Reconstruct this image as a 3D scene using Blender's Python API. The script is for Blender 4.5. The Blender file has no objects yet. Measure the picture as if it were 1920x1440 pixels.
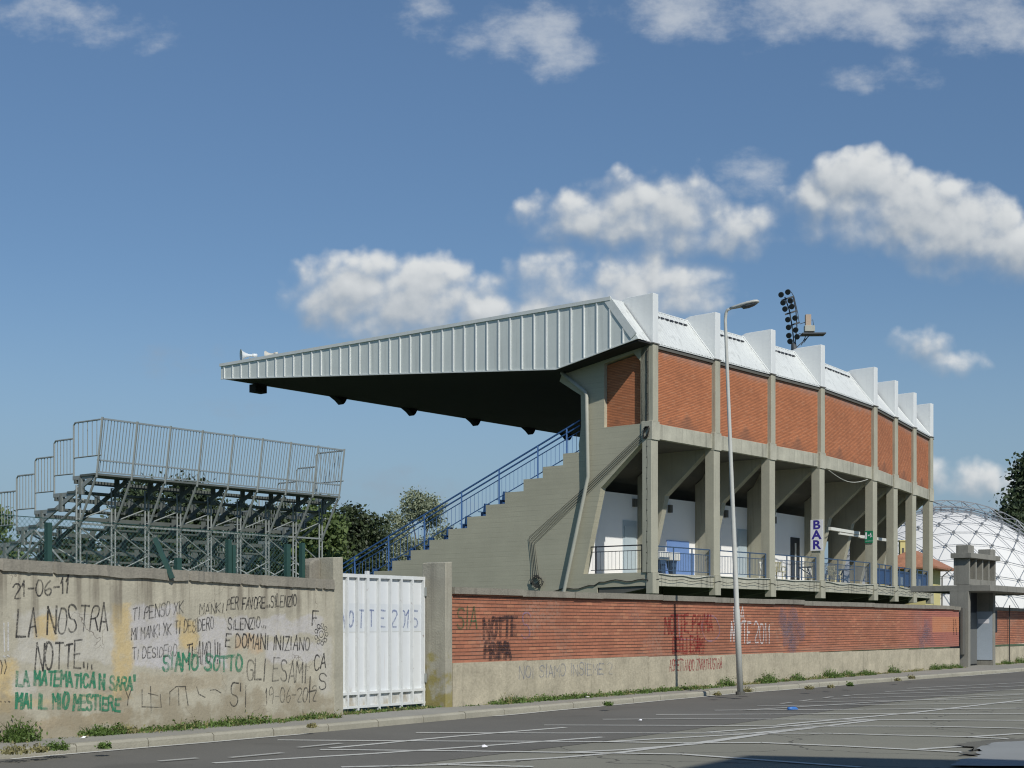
import bpy, bmesh, math, random
import numpy as np
from mathutils import Vector, Matrix, geometry, noise as mnoise
random.seed(7); np.random.seed(7)
R = math.radians
SC = bpy.context.scene
COL = SC.collection
# ------------------------------------------------------------------ camera, sky, sun, exposure
FPX, HOR, EYE = 2750.0, 1170.0, 1.6          # focal length and horizon row as surveyed on the 1920x1440 photo
cam_d = bpy.data.cameras.new('camera'); cam = bpy.data.objects.new('camera', cam_d); COL.objects.link(cam)
cam.location = (0, 0, EYE); cam.rotation_euler = (R(90), 0, 0)
cam_d.sensor_width = 36.0; cam_d.lens = 36.0 * FPX / 1920.0
cam_d.shift_y = (HOR - 720.0) / 1920.0
cam_d.clip_start = 0.1; cam_d.clip_end = 6000
SC.camera = cam
SUN = Vector((0.343, -0.714, 0.685)).normalized()     # direction towards the sun
sd = bpy.data.lights.new('sun', 'SUN'); sd.energy = 3.7; sd.angle = R(0.53); sd.color = (1.0, 0.955, 0.88)
so = bpy.data.objects.new('sun', sd); COL.objects.link(so)
so.rotation_euler = SUN.to_track_quat('Z', 'Y').to_euler(); so.location = SUN * 200
SC.view_settings.view_transform = 'Standard'; SC.view_settings.look = 'None'
SC.view_settings.exposure = 0.0; SC.view_settings.gamma = 1.0
SC.cycles.filter_width = 1.15; SC.cycles.max_bounces = 6; SC.cycles.transparent_max_bounces = 12


class NT:
    """small wrapper to write node trees"""
    def __init__(s, tree): s.t = tree
    def n(s, typ, ins=None, **pr):
        nd = s.t.nodes.new(typ)
        for k, v in pr.items(): setattr(nd, k, v)
        for k, v in (ins or {}).items(): s.set(nd.inputs[k], v)
        return nd
    def set(s, sock, v):
        if isinstance(v, bpy.types.NodeSocket): s.t.links.new(v, sock)
        elif isinstance(v, bpy.types.Node): s.t.links.new(v.outputs[0], sock)
        else:
            if isinstance(v, (tuple, list)) and sock.type == 'RGBA' and len(v) == 3: v = (*v, 1)
            sock.default_value = v
    def m(s, op, a, b=0.0, c=0.0, clamp=False):
        nd = s.t.nodes.new('ShaderNodeMath'); nd.operation = op; nd.use_clamp = clamp
        s.set(nd.inputs[0], a); s.set(nd.inputs[1], b); s.set(nd.inputs[2], c)
        return nd.outputs[0]
    def vm(s, op, a, b=None, scale=None):
        nd = s.t.nodes.new('ShaderNodeVectorMath'); nd.operation = op
        s.set(nd.inputs[0], a)
        if b is not None: s.set(nd.inputs[1], b)
        if scale is not None: s.set(nd.inputs['Scale'], scale)
        return nd.outputs['Value'] if op in ('DOT_PRODUCT', 'LENGTH', 'DISTANCE') else nd.outputs[0]
    def ss(s, x, lo, hi):
        nd = s.t.nodes.new('ShaderNodeMapRange'); nd.interpolation_type = 'SMOOTHSTEP'
        s.set(nd.inputs[0], x); s.set(nd.inputs[1], lo); s.set(nd.inputs[2], hi)
        return nd.outputs[0]
    def noise(s, vec, scale, detail=4, rough=0.55):
        nd = s.t.nodes.new('ShaderNodeTexNoise'); s.set(nd.inputs['Vector'], vec)
        nd.inputs['Scale'].default_value = scale; nd.inputs['Detail'].default_value = detail; nd.inputs['Roughness'].default_value = rough
        return nd.outputs[0]
    def mix(s, f, a, b):
        nd = s.t.nodes.new('ShaderNodeMix'); nd.data_type = 'RGBA'
        s.set(nd.inputs[0], f); s.set(nd.inputs[6], a); s.set(nd.inputs[7], b)
        return nd.outputs[2]
    def xyz(s, v):
        nd = s.t.nodes.new('ShaderNodeSeparateXYZ'); s.set(nd.inputs[0], v); return nd.outputs
    def comb(s, x, y, z):
        nd = s.t.nodes.new('ShaderNodeCombineXYZ'); s.set(nd.inputs[0], x); s.set(nd.inputs[1], y); s.set(nd.inputs[2], z); return nd.outputs[0]


# sky: Nishita with cumulus clouds placed by direction (x/y, z/y are slopes of the viewing direction, at infinity)
W = bpy.data.worlds.new('World'); SC.world = W; W.use_nodes = True
W.node_tree.nodes.clear(); wt = NT(W.node_tree)
sky = wt.n('ShaderNodeTexSky', sky_type='NISHITA', sun_disc=False)
sky.sun_elevation = math.asin(SUN.z); sky.sun_rotation = math.atan2(SUN.x, SUN.y)
sky.altitude = 100; sky.air_density = 0.9; sky.dust_density = 0.0; sky.ozone_density = 3.0
skyc = wt.vm('MULTIPLY', sky.outputs[0], (0.72, 0.78, 0.79))
elev = wt.xyz(wt.n('ShaderNodeTexCoord').outputs['Generated'])[2]
skyc = wt.vm('SCALE', skyc, scale=wt.m('ADD', 1.0, wt.m('MULTIPLY', wt.ss(elev, .16, .45), .22)))
skyc = wt.mix(wt.ss(elev, 0.0, 0.24), (2.45, 3.45, 4.4), skyc)      # summer haze near the horizon
bg = wt.n('ShaderNodeBackground', {'Color': skyc, 'Strength': 0.10})
wo = wt.n('ShaderNodeOutputWorld'); wt.set(wo.inputs[0], bg.outputs[0])

# ------------------------------------------------------------------ helpers
def ray_plane(px, py, o, d):
    """survey: where the photo ray through (px,py) meets the vertical plane through o along d -> (distance along d, height)"""
    k = (px - 960) / FPX
    s = (k * o[1] - o[0]) / (d[0] - k * d[1]); Y = o[1] + s * d[1]
    return s, EYE + (HOR - py) * Y / FPX
def ray_ground(px, py, z=0.0):
    Y = (EYE - z) * FPX / (py - HOR); return Vector(((px - 960) / FPX * Y, Y, z))
def ray_depth(px, py, Y):
    return Vector(((px - 960) / FPX * Y, Y, EYE + (HOR - py) * Y / FPX))


class MB:
    """collects shapes (world coordinates) and links them as one mesh object"""
    def __init__(s): s.v = []; s.f = []
    def add(s, vs, fs):
        b = len(s.v); s.v += [Vector(p) for p in vs]; s.f += [tuple(i + b for i in q) for q in fs]; return s
    def obox(s, o, a, b, c):
        o, a, b, c = Vector(o), Vector(a), Vector(b), Vector(c)
        return s.add([o, o + a, o + a + b, o + b, o + c, o + a + c, o + a + b + c, o + b + c],
                     [(0, 3, 2, 1), (4, 5, 6, 7), (0, 1, 5, 4), (1, 2, 6, 5), (2, 3, 7, 6), (3, 0, 4, 7)])
    def box(s, x0, x1, y0, y1, z0, z1): return s.obox((x0, y0, z0), (x1 - x0, 0, 0), (0, y1 - y0, 0), (0, 0, z1 - z0))
    def bar(s, p, q, w, h=None, up=(0, 0, 1)):
        p, q = Vector(p), Vector(q); h = h or w; d = (q - p); up = Vector(up)
        if abs(d.normalized().dot(up)) > .98: up = Vector((1, 0, 0))
        a = d.cross(up).normalized() * w; b = a.cross(d).normalized() * h
        return s.obox(p - a / 2 - b / 2, a, b, d)
    def tube(s, pts, r, n=8, caps=True):
        pts = [Vector(p) for p in pts]; rr = r if isinstance(r, (list, tuple)) else [r] * len(pts)
        rings = []; ref = None
        for i, p in enumerate(pts):
            d = (pts[min(i + 1, len(pts) - 1)] - pts[max(i - 1, 0)]).normalized()
            if ref is None: ref = Vector((0, 0, 1)) if abs(d.z) < .9 else Vector((1, 0, 0))
            a = d.cross(ref).normalized(); b = a.cross(d).normalized(); ref = b
            rings.append([p + (a * math.cos(t) + b * math.sin(t)) * rr[i] for t in [2 * math.pi * k / n for k in range(n)]])
        vs = [p for rg in rings for p in rg]; fs = []
        for i in range(len(rings) - 1):
            for k in range(n): fs.append((i * n + k, i * n + (k + 1) % n, (i + 1) * n + (k + 1) % n, (i + 1) * n + k))
        if caps: fs += [tuple(range(n))[::-1], tuple(range((len(rings) - 1) * n, len(rings) * n))]
        return s.add(vs, fs)
    def prism(s, loops, fn, t0, t1):
        """plate with holes: loops of (a,b), first is the outline; fn(a,b,t) -> point"""
        b = len(s.v); n = sum(len(l) for l in loops)
        flat = [p for l in loops for p in l]
        s.v += [Vector(fn(p[0], p[1], t0)) for p in flat] + [Vector(fn(p[0], p[1], t1)) for p in flat]
        tris = geometry.tessellate_polygon([[Vector((p[0], p[1], 0)) for p in l] for l in loops])
        for t in tris: s.f.append(tuple(b + i for i in t)); s.f.append(tuple(b + n + i for i in reversed(t)))
        o = 0
        for l in loops:
            for i in range(len(l)):
                j = (i + 1) % len(l); s.f.append((b + o + i, b + o + j, b + n + o + j, b + n + o + i))
            o += len(l)
        return s
    def loft(s, sections, closed=True):
        n = len(sections[0]); b = len(s.v)
        for sec in sections: s.v += [Vector(p) for p in sec]
        for i in range(len(sections) - 1):
            for k in range(n if closed else n - 1):
                s.f.append((b + i * n + k, b + i * n + (k + 1) % n, b + (i + 1) * n + (k + 1) % n, b + (i + 1) * n + k))
        if closed: s.f += [tuple(b + k for k in range(n))[::-1], tuple(b + (len(sections) - 1) * n + k for k in range(n))]
        return s
    def build(s, name, mat, parent=None, at=(0, 0, 0), rz=0.0, smooth=False, fix=True, bevel=0.0):
        me = bpy.data.meshes.new(name); O = Vector(at); M = Matrix.Rotation(-rz, 3, 'Z')
        me.from_pydata([M @ (v - O) for v in s.v], [], s.f)
        if fix:
            bm = bmesh.new(); bm.from_mesh(me); bmesh.ops.recalc_face_normals(bm, faces=bm.faces); bm.to_mesh(me); bm.free()
        if smooth: me.polygons.foreach_set('use_smooth', [True] * len(me.polygons))
        me.materials.append(mat)
        o = bpy.data.objects.new(name, me); COL.objects.link(o)
        if parent is not None:
            P, pr = parent.location.copy(), parent.rotation_euler.z; g = parent.parent
            if g is not None: P = g.location + Matrix.Rotation(g.rotation_euler.z, 3, 'Z') @ P; pr += g.rotation_euler.z
            o.parent = parent; o.location = Matrix.Rotation(-pr, 3, 'Z') @ (O - P); o.rotation_euler = (0, 0, rz - pr)
        else: o.location = O; o.rotation_euler = (0, 0, rz)
        if bevel:
            bv = o.modifiers.new('bevel', 'BEVEL'); bv.width = bevel; bv.segments = 1; bv.limit_method = 'ANGLE'
        return o
def empty(name, at, rz=0.0):
    o = bpy.data.objects.new(name, None); COL.objects.link(o); o.location = at; o.rotation_euler = (0, 0, rz); o.empty_display_size = .3; return o
def tag(o, label=None, cat=None, group=None, kind=None):
    if label: o['label'] = label
    if cat: o['category'] = cat
    if group: o['group'] = group
    if kind: o['kind'] = kind
    return o

# ------------------------------------------------------------------ materials
def new_mat(name):
    m = bpy.data.materials.new(name); m.use_nodes = True; t = NT(m.node_tree); t.t.nodes.clear()
    b = t.n('ShaderNodeBsdfPrincipled'); o = t.n('ShaderNodeOutputMaterial'); t.t.links.new(b.outputs[0], o.inputs[0])
    return m, t, b, o
def mk(name, col, rough=.85, var=.12, vs=1.2, fine=.08, fs=25, streak=0.0, bump=0.0, bs=60, metal=0.0, boards=0.0, rust=0.0):
    m, t, b, o = new_mat(name)
    P = t.n('ShaderNodeTexCoord').outputs['Object']
    g = t.m('ADD', t.m('MULTIPLY', t.m('SUBTRACT', t.noise(P, vs, 5), .5), 2.4 * var), t.m('MULTIPLY', t.m('SUBTRACT', t.noise(P, fs, 3), .5), 2.4 * fine))
    if streak:
        sp = t.vm('MULTIPLY', P, (5.0, 5.0, .25))
        g = t.m('SUBTRACT', g, t.m('MULTIPLY', t.ss(t.noise(sp, 1.0, 4), .5, .75), streak))
    c = t.vm('SCALE', (col[0], col[1], col[2]), scale=t.m('ADD', g, 1.0))
    if boards:
        bz = t.m('FRACT', t.m('MULTIPLY', t.xyz(P)[2], 1 / .22))
        wob = t.noise(t.vm('MULTIPLY', P, (.5, .5, 9.0)), 1.0, 3)
        ln = t.m('MULTIPLY', t.m('LESS_THAN', bz, .10), t.ss(wob, .42, .62))
        c = t.vm('SCALE', c, scale=t.m('SUBTRACT', t.m('ADD', 1.0, t.m('MULTIPLY', t.m('SUBTRACT', wob, .5), boards)), t.m('MULTIPLY', ln, boards)))
    if rust:
        c = t.mix(t.ss(t.noise(P, 7, 6, .7), .62, .74), c, t.vm('SCALE', (.16, .07, .03), scale=rust))
    t.set(b.inputs['Base Color'], c); b.inputs['Roughness'].default_value = rough; b.inputs['Metallic'].default_value = metal
    if bump:
        bn = t.n('ShaderNodeBump', {'Strength': bump, 'Distance': .02, 'Height': t.noise(P, bs, 5)}); t.set(b.inputs['Normal'], bn.outputs[0])
    return m

def brick_mat(name, base=(.50, .180, .076), street=False):
    m, t, b, o = new_mat(name)
    P = t.n('ShaderNodeTexCoord').outputs['Object']; x, y, z = t.xyz(P)
    h, L = .068, .25
    wz = t.m('ADD', z, t.m('MULTIPLY', t.m('SUBTRACT', t.noise(P, 1.3, 2), .5), .012))
    rz_ = t.m('DIVIDE', wz, h); row = t.m('FLOOR', rz_); fz = t.m('FRACT', rz_)
    xo = t.m('ADD', t.m('DIVIDE', x, L), t.m('MULTIPLY', t.m('MODULO', row, 2.0), .5)); fx = t.m('FRACT', xo)
    wn = t.n('ShaderNodeTexWhiteNoise', {'Vector': t.comb(t.m('FLOOR', xo), row, 0.0)}); rnd = wn.outputs['Value']
    gz = t.m('MULTIPLY', t.ss(t.m('ABSOLUTE', t.m('SUBTRACT', fz, .5)), .33, .43), t.m('ADD', .55, t.m('MULTIPLY', t.ss(t.noise(t.vm('MULTIPLY', P, (1.5, 1.5, 12)), 1.0, 4), .34, .5), .45)))
    gx = t.m('MULTIPLY', t.ss(t.m('ABSOLUTE', t.m('SUBTRACT', fx, .5)), .47, .49), .45)
    gr = t.m('MAXIMUM', gz, gx)
    c = t.vm('SCALE', base, scale=t.m('ADD', .90, t.m('MULTIPLY', rnd, .22)))
    c = t.mix(t.m('MULTIPLY', t.m('GREATER_THAN', rnd, .9), .4), c, (.46, .22, .12))
    big = t.noise(P, .7, 5)
    c = t.vm('SCALE', c, scale=t.m('ADD', .58 if street else .72, t.m('MULTIPLY', big, .84 if street else .56)))
    c = t.vm('SCALE', c, scale=t.m('ADD', .86, t.m('MULTIPLY', t.noise(P, 30, 3), .28)))
    c = t.mix(t.m('MULTIPLY', gr, .90 if street else .62), c, (.075, .040, .028))
    if street:   # old overpainting: pink towards the far end, an orange patch, grey-blue smears
        edge = t.m('ADD', x, t.m('MULTIPLY', t.m('SUBTRACT', t.noise(P, 1.4, 4), .5), 2.4))
        pk = t.m('MULTIPLY', t.ss(edge, 22.5, 26.5), t.m('SUBTRACT', 1.0, t.m('MULTIPLY', gr, .55)))
        c = t.mix(t.m('MULTIPLY', pk, .6), c, (.40, .135, .115))
        orr = t.m('MULTIPLY', t.m('MULTIPLY', t.m('GREATER_THAN', x, 26.3), t.m('LESS_THAN', x, 29.2)), t.m('MULTIPLY', t.m('GREATER_THAN', z, 1.33), t.m('LESS_THAN', z, 1.84)))
        c = t.mix(t.m('MULTIPLY', orr, .75), c, (.50, .21, .10))
        brk = t.ss(t.noise(P, 16, 5, .7), .38, .62)
        bl = t.m('MULTIPLY', t.ss(t.noise(t.vm('MULTIPLY', P, (.5, 1, 1.0)), 1.0, 4), .55, .70), brk)
        c = t.mix(t.m('MULTIPLY', bl, .45), c, (.16, .10, .10))
        lm = t.m('MULTIPLY', t.ss(t.noise(t.vm('ADD', t.vm('MULTIPLY', P, (.45, 1, .9)), (7, 3, 2)), 1.0, 5), .52, .68), brk)
        c = t.mix(t.m('MULTIPLY', lm, .42), c, (.37, .26, .20))
        dn = t.ss(t.m('ADD', z, t.m('MULTIPLY', t.noise(P, 1.5, 4), .5)), 1.35, .95)
        c = t.mix(t.m('MULTIPLY', dn, .3), c, (.30, .20, .15))
    else:        # soot and lime along the top and at the panel foot
        ef = t.ss(t.m('ADD', z, t.m('MULTIPLY', t.noise(P, 1.2, 5), 1.1)), 3.25, 3.9)
        c = t.mix(t.m('MULTIPLY', ef, .55), c, (.36, .30, .27))
        st = t.m('MULTIPLY', t.ss(t.m('SUBTRACT', t.noise(P, .6, 4), t.m('MULTIPLY', z, .42)), .36, .56), .45)
        c = t.mix(st, c, (.12, .075, .055))
    t.set(b.inputs['Base Color'], c); b.inputs['Roughness'].default_value = .9
    bn = t.n('ShaderNodeBump', {'Strength': .7, 'Distance': .012, 'Height': t.m('SUBTRACT', 1.0, gr)}); t.set(b.inputs['Normal'], bn.outputs[0])
    return m

def plaster_mat():
    m, t, b, o = new_mat('painted_plaster'); P = t.n('ShaderNodeTexCoord').outputs['Object']; x, y, z = t.xyz(P)
    c = (.42, .395, .31)
    c = t.vm('SCALE', c, scale=t.m('ADD', .68, t.m('MULTIPLY', t.noise(P, 1.6, 7, .65), .64)))
    wob = t.vm('SCALE', t.vm('SUBTRACT', t.n('ShaderNodeTexNoise', {'Vector': P, 'Scale': 2.6, 'Detail': 5.0, 'Roughness': .65}).outputs['Color'], (.5, .5, .5)), scale=.42)
    wx, wy, wz = t.xyz(t.vm('ADD', P, wob)); brk = t.ss(t.noise(P, 9, 5, .7), .30, .55)
    WHT, LIL, OCH, ORG, TAN = (.52, .51, .47), (.50, .49, .50), (.54, .41, .19), (.50, .36, .22), (.33, .26, .16)
    for (xa, ya, xb, yb, cc, k_) in ((30, 1148, 215, 1245, WHT, .55), (245, 1138, 332, 1255, LIL, .8), (212, 1130, 246, 1310, OCH, .75), (334, 1160, 368, 1222, OCH, .8), (372, 1155, 424, 1250, LIL, .7), (426, 1158, 604, 1192, LIL, .65),
                                     (440, 1192, 492, 1222, ORG, .7), (500, 1205, 606, 1242, LIL, .65), (-20, 1235, 28, 1335, OCH, .8), (70, 1158, 102, 1196, OCH, .8), (20, 1255, 70, 1300, WHT, .6), (60, 1335, 245, 1372, TAN, .7), (0, 1300, 240, 1325, OCH, .4), (255, 1262, 420, 1300, TAN, .35), (600, 1195, 622, 1300, WHT, .4)):
        p0 = ray_plane(xa, yb, (-6.46, 18.5), (.565, .825)); p1 = ray_plane(xb, ya, (-6.46, 18.5), (.565, .825)); x0_, x1_ = p0[0] + 7.0, p1[0] + 7.0; z0_, z1_ = p0[1], p1[1]
        mx_ = t.m('MULTIPLY', t.ss(wx, x0_ - .06, x0_ + .06), t.ss(wx, x1_ + .06, x1_ - .06)); mz_ = t.m('MULTIPLY', t.ss(wz, z0_ - .04, z0_ + .04), t.ss(wz, z1_ + .04, z1_ - .04))
        c = t.mix(t.m('MULTIPLY', t.m('MULTIPLY', t.m('MULTIPLY', mx_, mz_), t.m('ADD', .45, t.m('MULTIPLY', brk, .55))), k_), c, cc)
    c = t.vm('SCALE', c, scale=t.m('ADD', .78, t.m('MULTIPLY', t.noise(P, 7, 6, .68), .44)))
    lo = t.m('MULTIPLY', t.ss(t.m('SUBTRACT', t.noise(P, 2.3, 5), t.m('MULTIPLY', z, .33)), .26, .42), .75)
    c = t.mix(lo, c, (.29, .25, .175))
    sp = t.noise(t.vm('MULTIPLY', P, (6.5, 6.5, .35)), 1.0, 5)
    top = t.m('MULTIPLY', t.ss(sp, .47, .68), t.ss(t.m('ADD', z, t.m('MULTIPLY', t.noise(P, 2.2, 3), 1.0)), 1.75, 2.75))
    c = t.mix(t.m('MULTIPLY', top, .8), c, (.17, .15, .115))
    cr = t.n('ShaderNodeTexVoronoi', {'Vector': t.vm('ADD', P, t.vm('SCALE', t.n('ShaderNodeTexNoise', {'Vector': P, 'Scale': 5.0}).outputs['Color'], scale=.3)), 'Scale': 1.15}, feature='DISTANCE_TO_EDGE')
    ck = t.m('MULTIPLY', t.m('LESS_THAN', cr.outputs[0], .004), t.ss(t.noise(P, .8, 2), .5, .6))
    c = t.mix(t.m('MULTIPLY', ck, .7), c, (.12, .10, .08))
    fl = t.ss(t.noise(P, 9, 6, .7), .64, .68)
    c = t.mix(t.m('MULTIPLY', fl, .5), c, (.30, .27, .21))
    t.set(b.inputs['Base Color'], t.vm('SCALE', c, scale=t.m('ADD', .9, t.m('MULTIPLY', t.noise(P, 45, 3), .2)))); b.inputs['Roughness'].default_value = .92
    bn = t.n('ShaderNodeBump', {'Strength': .5, 'Distance': .015, 'Height': t.m('ADD', t.noise(P, 22, 6), t.m('MULTIPLY', fl, -.5))}); t.set(b.inputs['Normal'], bn.outputs[0])
    return m

def paint_mat(name, col, cover=.8, brick=False):
    """spray paint: worn, lets the wall show through"""
    m, t, b, o = new_mat(name); P = t.n('ShaderNodeTexCoord').outputs['Object']; x, y, z = t.xyz(P)
    b.inputs['Base Color'].default_value = (*col, 1); b.inputs['Roughness'].default_value = .7
    a = t.m('MULTIPLY', t.m('MULTIPLY', t.ss(t.noise(P, 26, 5, .7), .28, .56), t.m('ADD', .55, t.m('MULTIPLY', t.ss(t.noise(P, 3.2, 2), .35, .6), .45))), cover)
    if brick:
        fz = t.m('FRACT', t.m('DIVIDE', z, .068)); a = t.m('MULTIPLY', a, t.m('SUBTRACT', 1.0, t.ss(t.m('ABSOLUTE', t.m('SUBTRACT', fz, .5)), .33, .42)))
    t.set(b.inputs['Alpha'], a); return m

def asphalt_mat(name, col, tracks=0.0, cracks=True):
    m, t, b, o = new_mat(name); P = t.n('ShaderNodeTexCoord').outputs['Object']
    c = t.vm('SCALE', col, scale=t.m('ADD', .70, t.m('MULTIPLY', t.noise(P, .22, 6, .6), .6)))
    c = t.vm('SCALE', c, scale=t.m('ADD', .58, t.m('MULTIPLY', t.noise(P, 60, 4, .75), .84)))
    pt = t.ss(t.noise(t.vm('MULTIPLY', P, (.35, .5, 1)), 1.0, 5, .6), .56, .70)
    c = t.mix(t.m('MULTIPLY', pt, .45), c, (col[0] * .62, col[1] * .62, col[2] * .62))
    oil = t.ss(t.noise(P, 1.1, 3), .70, .80)
    c = t.mix(t.m('MULTIPLY', oil, .4), c, (col[0] * .5, col[1] * .5, col[2] * .5))
    if cracks:
        wv_ = t.vm('SCALE', t.n('ShaderNodeTexNoise', {'Vector': P, 'Scale': 1.5, 'Detail': 4.0}).outputs['Color'], scale=.8)
        cr = t.n('ShaderNodeTexVoronoi', {'Vector': t.vm('ADD', P, wv_), 'Scale': .28}, feature='DISTANCE_TO_EDGE')
        c = t.mix(t.m('MULTIPLY', t.m('LESS_THAN', cr.outputs[0], .0045), .6), c, (.05, .05, .046))
        c2 = t.n('ShaderNodeTexVoronoi', {'Vector': t.vm('ADD', P, wv_), 'Scale': 1.6}, feature='DISTANCE_TO_EDGE')
        c = t.mix(t.m('MULTIPLY', t.m('MULTIPLY', t.m('LESS_THAN', c2.outputs[0], .012), t.ss(t.noise(P, .25, 3), .52, .62)), .5), c, (.06, .06, .054))
        vp = t.n('ShaderNodeTexVoronoi', {'Vector': t.vm('MULTIPLY', P, (.22, .35, 1)), 'Scale': 1.0}, distance='CHEBYCHEV')
        c = t.mix(t.m('MULTIPLY', t.m('GREATER_THAN', t.xyz(vp.outputs['Color'])[0], .82), .30), c, (col[0] * .65, col[1] * .65, col[2] * .66))
        sp_ = t.ss(t.noise(P, 5, 2), .74, .80); c = t.mix(t.m('MULTIPLY', sp_, .35), c, (.06, .058, .05))
    t.set(b.inputs['Base Color'], c); b.inputs['Roughness'].default_value = .95; b.inputs['Specular IOR Level'].default_value = .15
    bn = t.n('ShaderNodeBump', {'Strength': .35, 'Distance': .01, 'Height': t.noise(P, 90, 4)}); t.set(b.inputs['Normal'], bn.outputs[0])
    return m

def line_mat(name, cover=.85):
    m, t, b, o = new_mat(name); P = t.n('ShaderNodeTexCoord').outputs['Object']
    b.inputs['Base Color'].default_value = (.62, .62, .57, 1); b.inputs['Roughness'].default_value = .8
    t.set(b.inputs['Alpha'], t.m('MULTIPLY', t.ss(t.m('ADD', t.noise(P, 6, 6, .7), t.m('MULTIPLY', t.noise(P, .35, 2), .5)), .45, .70), cover)); return m

def leaf_mat(name, col, var=.5, tr=.25):
    m, t, b, o = new_mat(name); P = t.n('ShaderNodeTexCoord').outputs['Object']
    rn = t.n('ShaderNodeNewGeometry').outputs['Random Per Island']
    c = t.vm('SCALE', col, scale=t.m('ADD', 1 - var, t.m('ADD', t.m('MULTIPLY', rn, var), t.m('MULTIPLY', t.noise(P, .5, 3), var * 1.1))))
    c = t.mix(t.m('MULTIPLY', rn, .25), c, (col[0] * 1.5, col[1] * 1.25, col[2] * .7))
    t.set(b.inputs['Base Color'], c); b.inputs['Roughness'].default_value = .6
    ts = t.n('ShaderNodeBsdfTranslucent', {'Color': c}); mx = t.n('ShaderNodeMixShader', {0: tr, 1: b.outputs[0], 2: ts.outputs[0]})
    t.t.links.new(mx.outputs[0], o.inputs[0]); return m

def gate_mat():
    m, t, b, o = new_mat('gate_white'); P = t.n('ShaderNodeTexCoord').outputs['Object']; x, y, z = t.xyz(P)
    c = t.vm('SCALE', (.66, .69, .70), scale=t.m('ADD', .92, t.m('MULTIPLY', t.noise(P, 1.3, 5), .16)))
    lo = t.m('MULTIPLY', t.ss(t.m('SUBTRACT', t.noise(t.vm('MULTIPLY', P, (4, 4, 2)), 1.0, 5, .65), t.m('MULTIPLY', z, .9)), .18, .55), .8)
    c = t.mix(lo, c, (.30, .25, .15)); st = t.ss(t.noise(t.vm('MULTIPLY', P, (14, 14, .7)), 1.0, 4), .60, .74)
    c = t.mix(t.m('MULTIPLY', st, .22), c, (.42, .34, .25)); c = t.mix(t.m('MULTIPLY', t.m('MULTIPLY', t.m('GREATER_THAN', z, 1.36), t.m('LESS_THAN', z, 1.85)), .35), c, (.50, .55, .60))
    t.set(b.inputs['Base Color'], c); b.inputs['Roughness'].default_value = .5; return m
def moss_post():
    m, t, b, o = new_mat('mossy_post_concrete'); P = t.n('ShaderNodeTexCoord').outputs['Object']; x, y, z = t.xyz(P)
    c = t.vm('SCALE', (.34, .325, .26), scale=t.m('ADD', .6, t.m('MULTIPLY', t.noise(P, 2.2, 6, .62), .8)))
    st = t.ss(t.noise(t.vm('MULTIPLY', P, (6, 6, .4)), 1.0, 4), .45, .7); c = t.mix(t.m('MULTIPLY', st, .5), c, (.15, .14, .115))
    ms = t.ss(t.m('SUBTRACT', t.noise(P, 3.4, 5, .6), t.m('MULTIPLY', z, .26)), .28, .46); c = t.mix(t.m('MULTIPLY', ms, .75), c, (.24, .20, .03))
    t.set(b.inputs['Base Color'], c); b.inputs['Roughness'].default_value = .93
    bn = t.n('ShaderNodeBump', {'Strength': .4, 'Distance': .02, 'Height': t.noise(P, 30, 5)}); t.set(b.inputs['Normal'], bn.outputs[0]); return m
M = {}
M['concrete'] = mk('cast_concrete', (.385, .375, .295), .88, .17, .9, .10, 18, streak=.24, bump=.15, bs=25)
M['end_concrete'] = mk('board_marked_concrete', (.425, .405, .305), .9, .15, .6, .09, 16, streak=.0, bump=.2, bs=25, boards=.22)
M['beam'] = mk('weathered_concrete', (.42, .41, .33), .9, .30, 1.3, .14, 14, streak=.45, bump=.25, bs=25)
M['mosspost'] = moss_post()
M['portal'] = mk('portal_concrete', (.225, .22, .19), .92, .25, 1.5, .12, 20, streak=.3, bump=.3, bs=30)
M['dirty'] = mk('lichened_concrete', (.235, .22, .18), .95, .30, 2.5, .22, 30, streak=.25, bump=.5, bs=35)
M['post'] = mk('gate_post_concrete', (.35, .335, .265), .92, .32, 1.8, .16, 22, streak=.45, bump=.35, bs=35)
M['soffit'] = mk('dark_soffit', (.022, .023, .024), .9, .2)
M['dark_conc'] = mk('shaded_concrete', (.11, .108, .095), .9, .2)  # shade under deck and terrace put into the colour; also plain dark fittings
M['white'] = mk('white_painted_metal', (.70, .725, .715), .5, .05, .7, .03, 10, streak=.07)
M['clad'] = mk('white_corrugated_metal', (.60, .625, .605), .5, .09, .9, .07, 9, streak=.24)
M['fascia'] = mk('pale_grey_sheet_metal', (.63, .67, .635), .5, .09, .6, .05, 10, streak=.14)
M['trim'] = mk('fascia_trim', (.62, .65, .63), .6, .1, 2.0, .1, 12)
M['brick'] = brick_mat('facade_brick', (.47, .172, .076)); M['street_brick'] = brick_mat('street_brick', (.385, .150, .085), True)
M['plaster'] = plaster_mat()
M['render'] = mk('rough_render', (.42, .38, .28), .93, .36, 2.2, .26, 16, streak=.16, bump=.5, bs=30)
M['whitewall'] = mk('white_wall', (.86, .86, .84), .8, .05, .8, .03)
M['blue'] = mk('blue_paint', (.035, .105, .27), .5, .12, 2, .06)
M['blue_light'] = mk('pale_blue_paint', (.15, .26, .52), .6, .1)
M['railblue'] = mk('blue_steel', (.045, .085, .15), .5, .15, 3)
M['grey_door'] = mk('grey_blue_door', (.42, .50, .54), .6, .08)
M['dark'] = mk('dark_paint', (.02, .022, .028), .6, .15)
M['cable'] = mk('cable_black', (.035, .034, .03), .8, .2)
M['pipe'] = mk('pipe_grey', (.38, .385, .33), .6, .12, 2, .06)
M['whitecable'] = mk('cable_pale', (.5, .5, .44), .7, .15)
M['galv'] = mk('galvanised_steel', (.29, .315, .30), .55, .18, 3, .1, 30, metal=.25, rust=.6)
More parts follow.
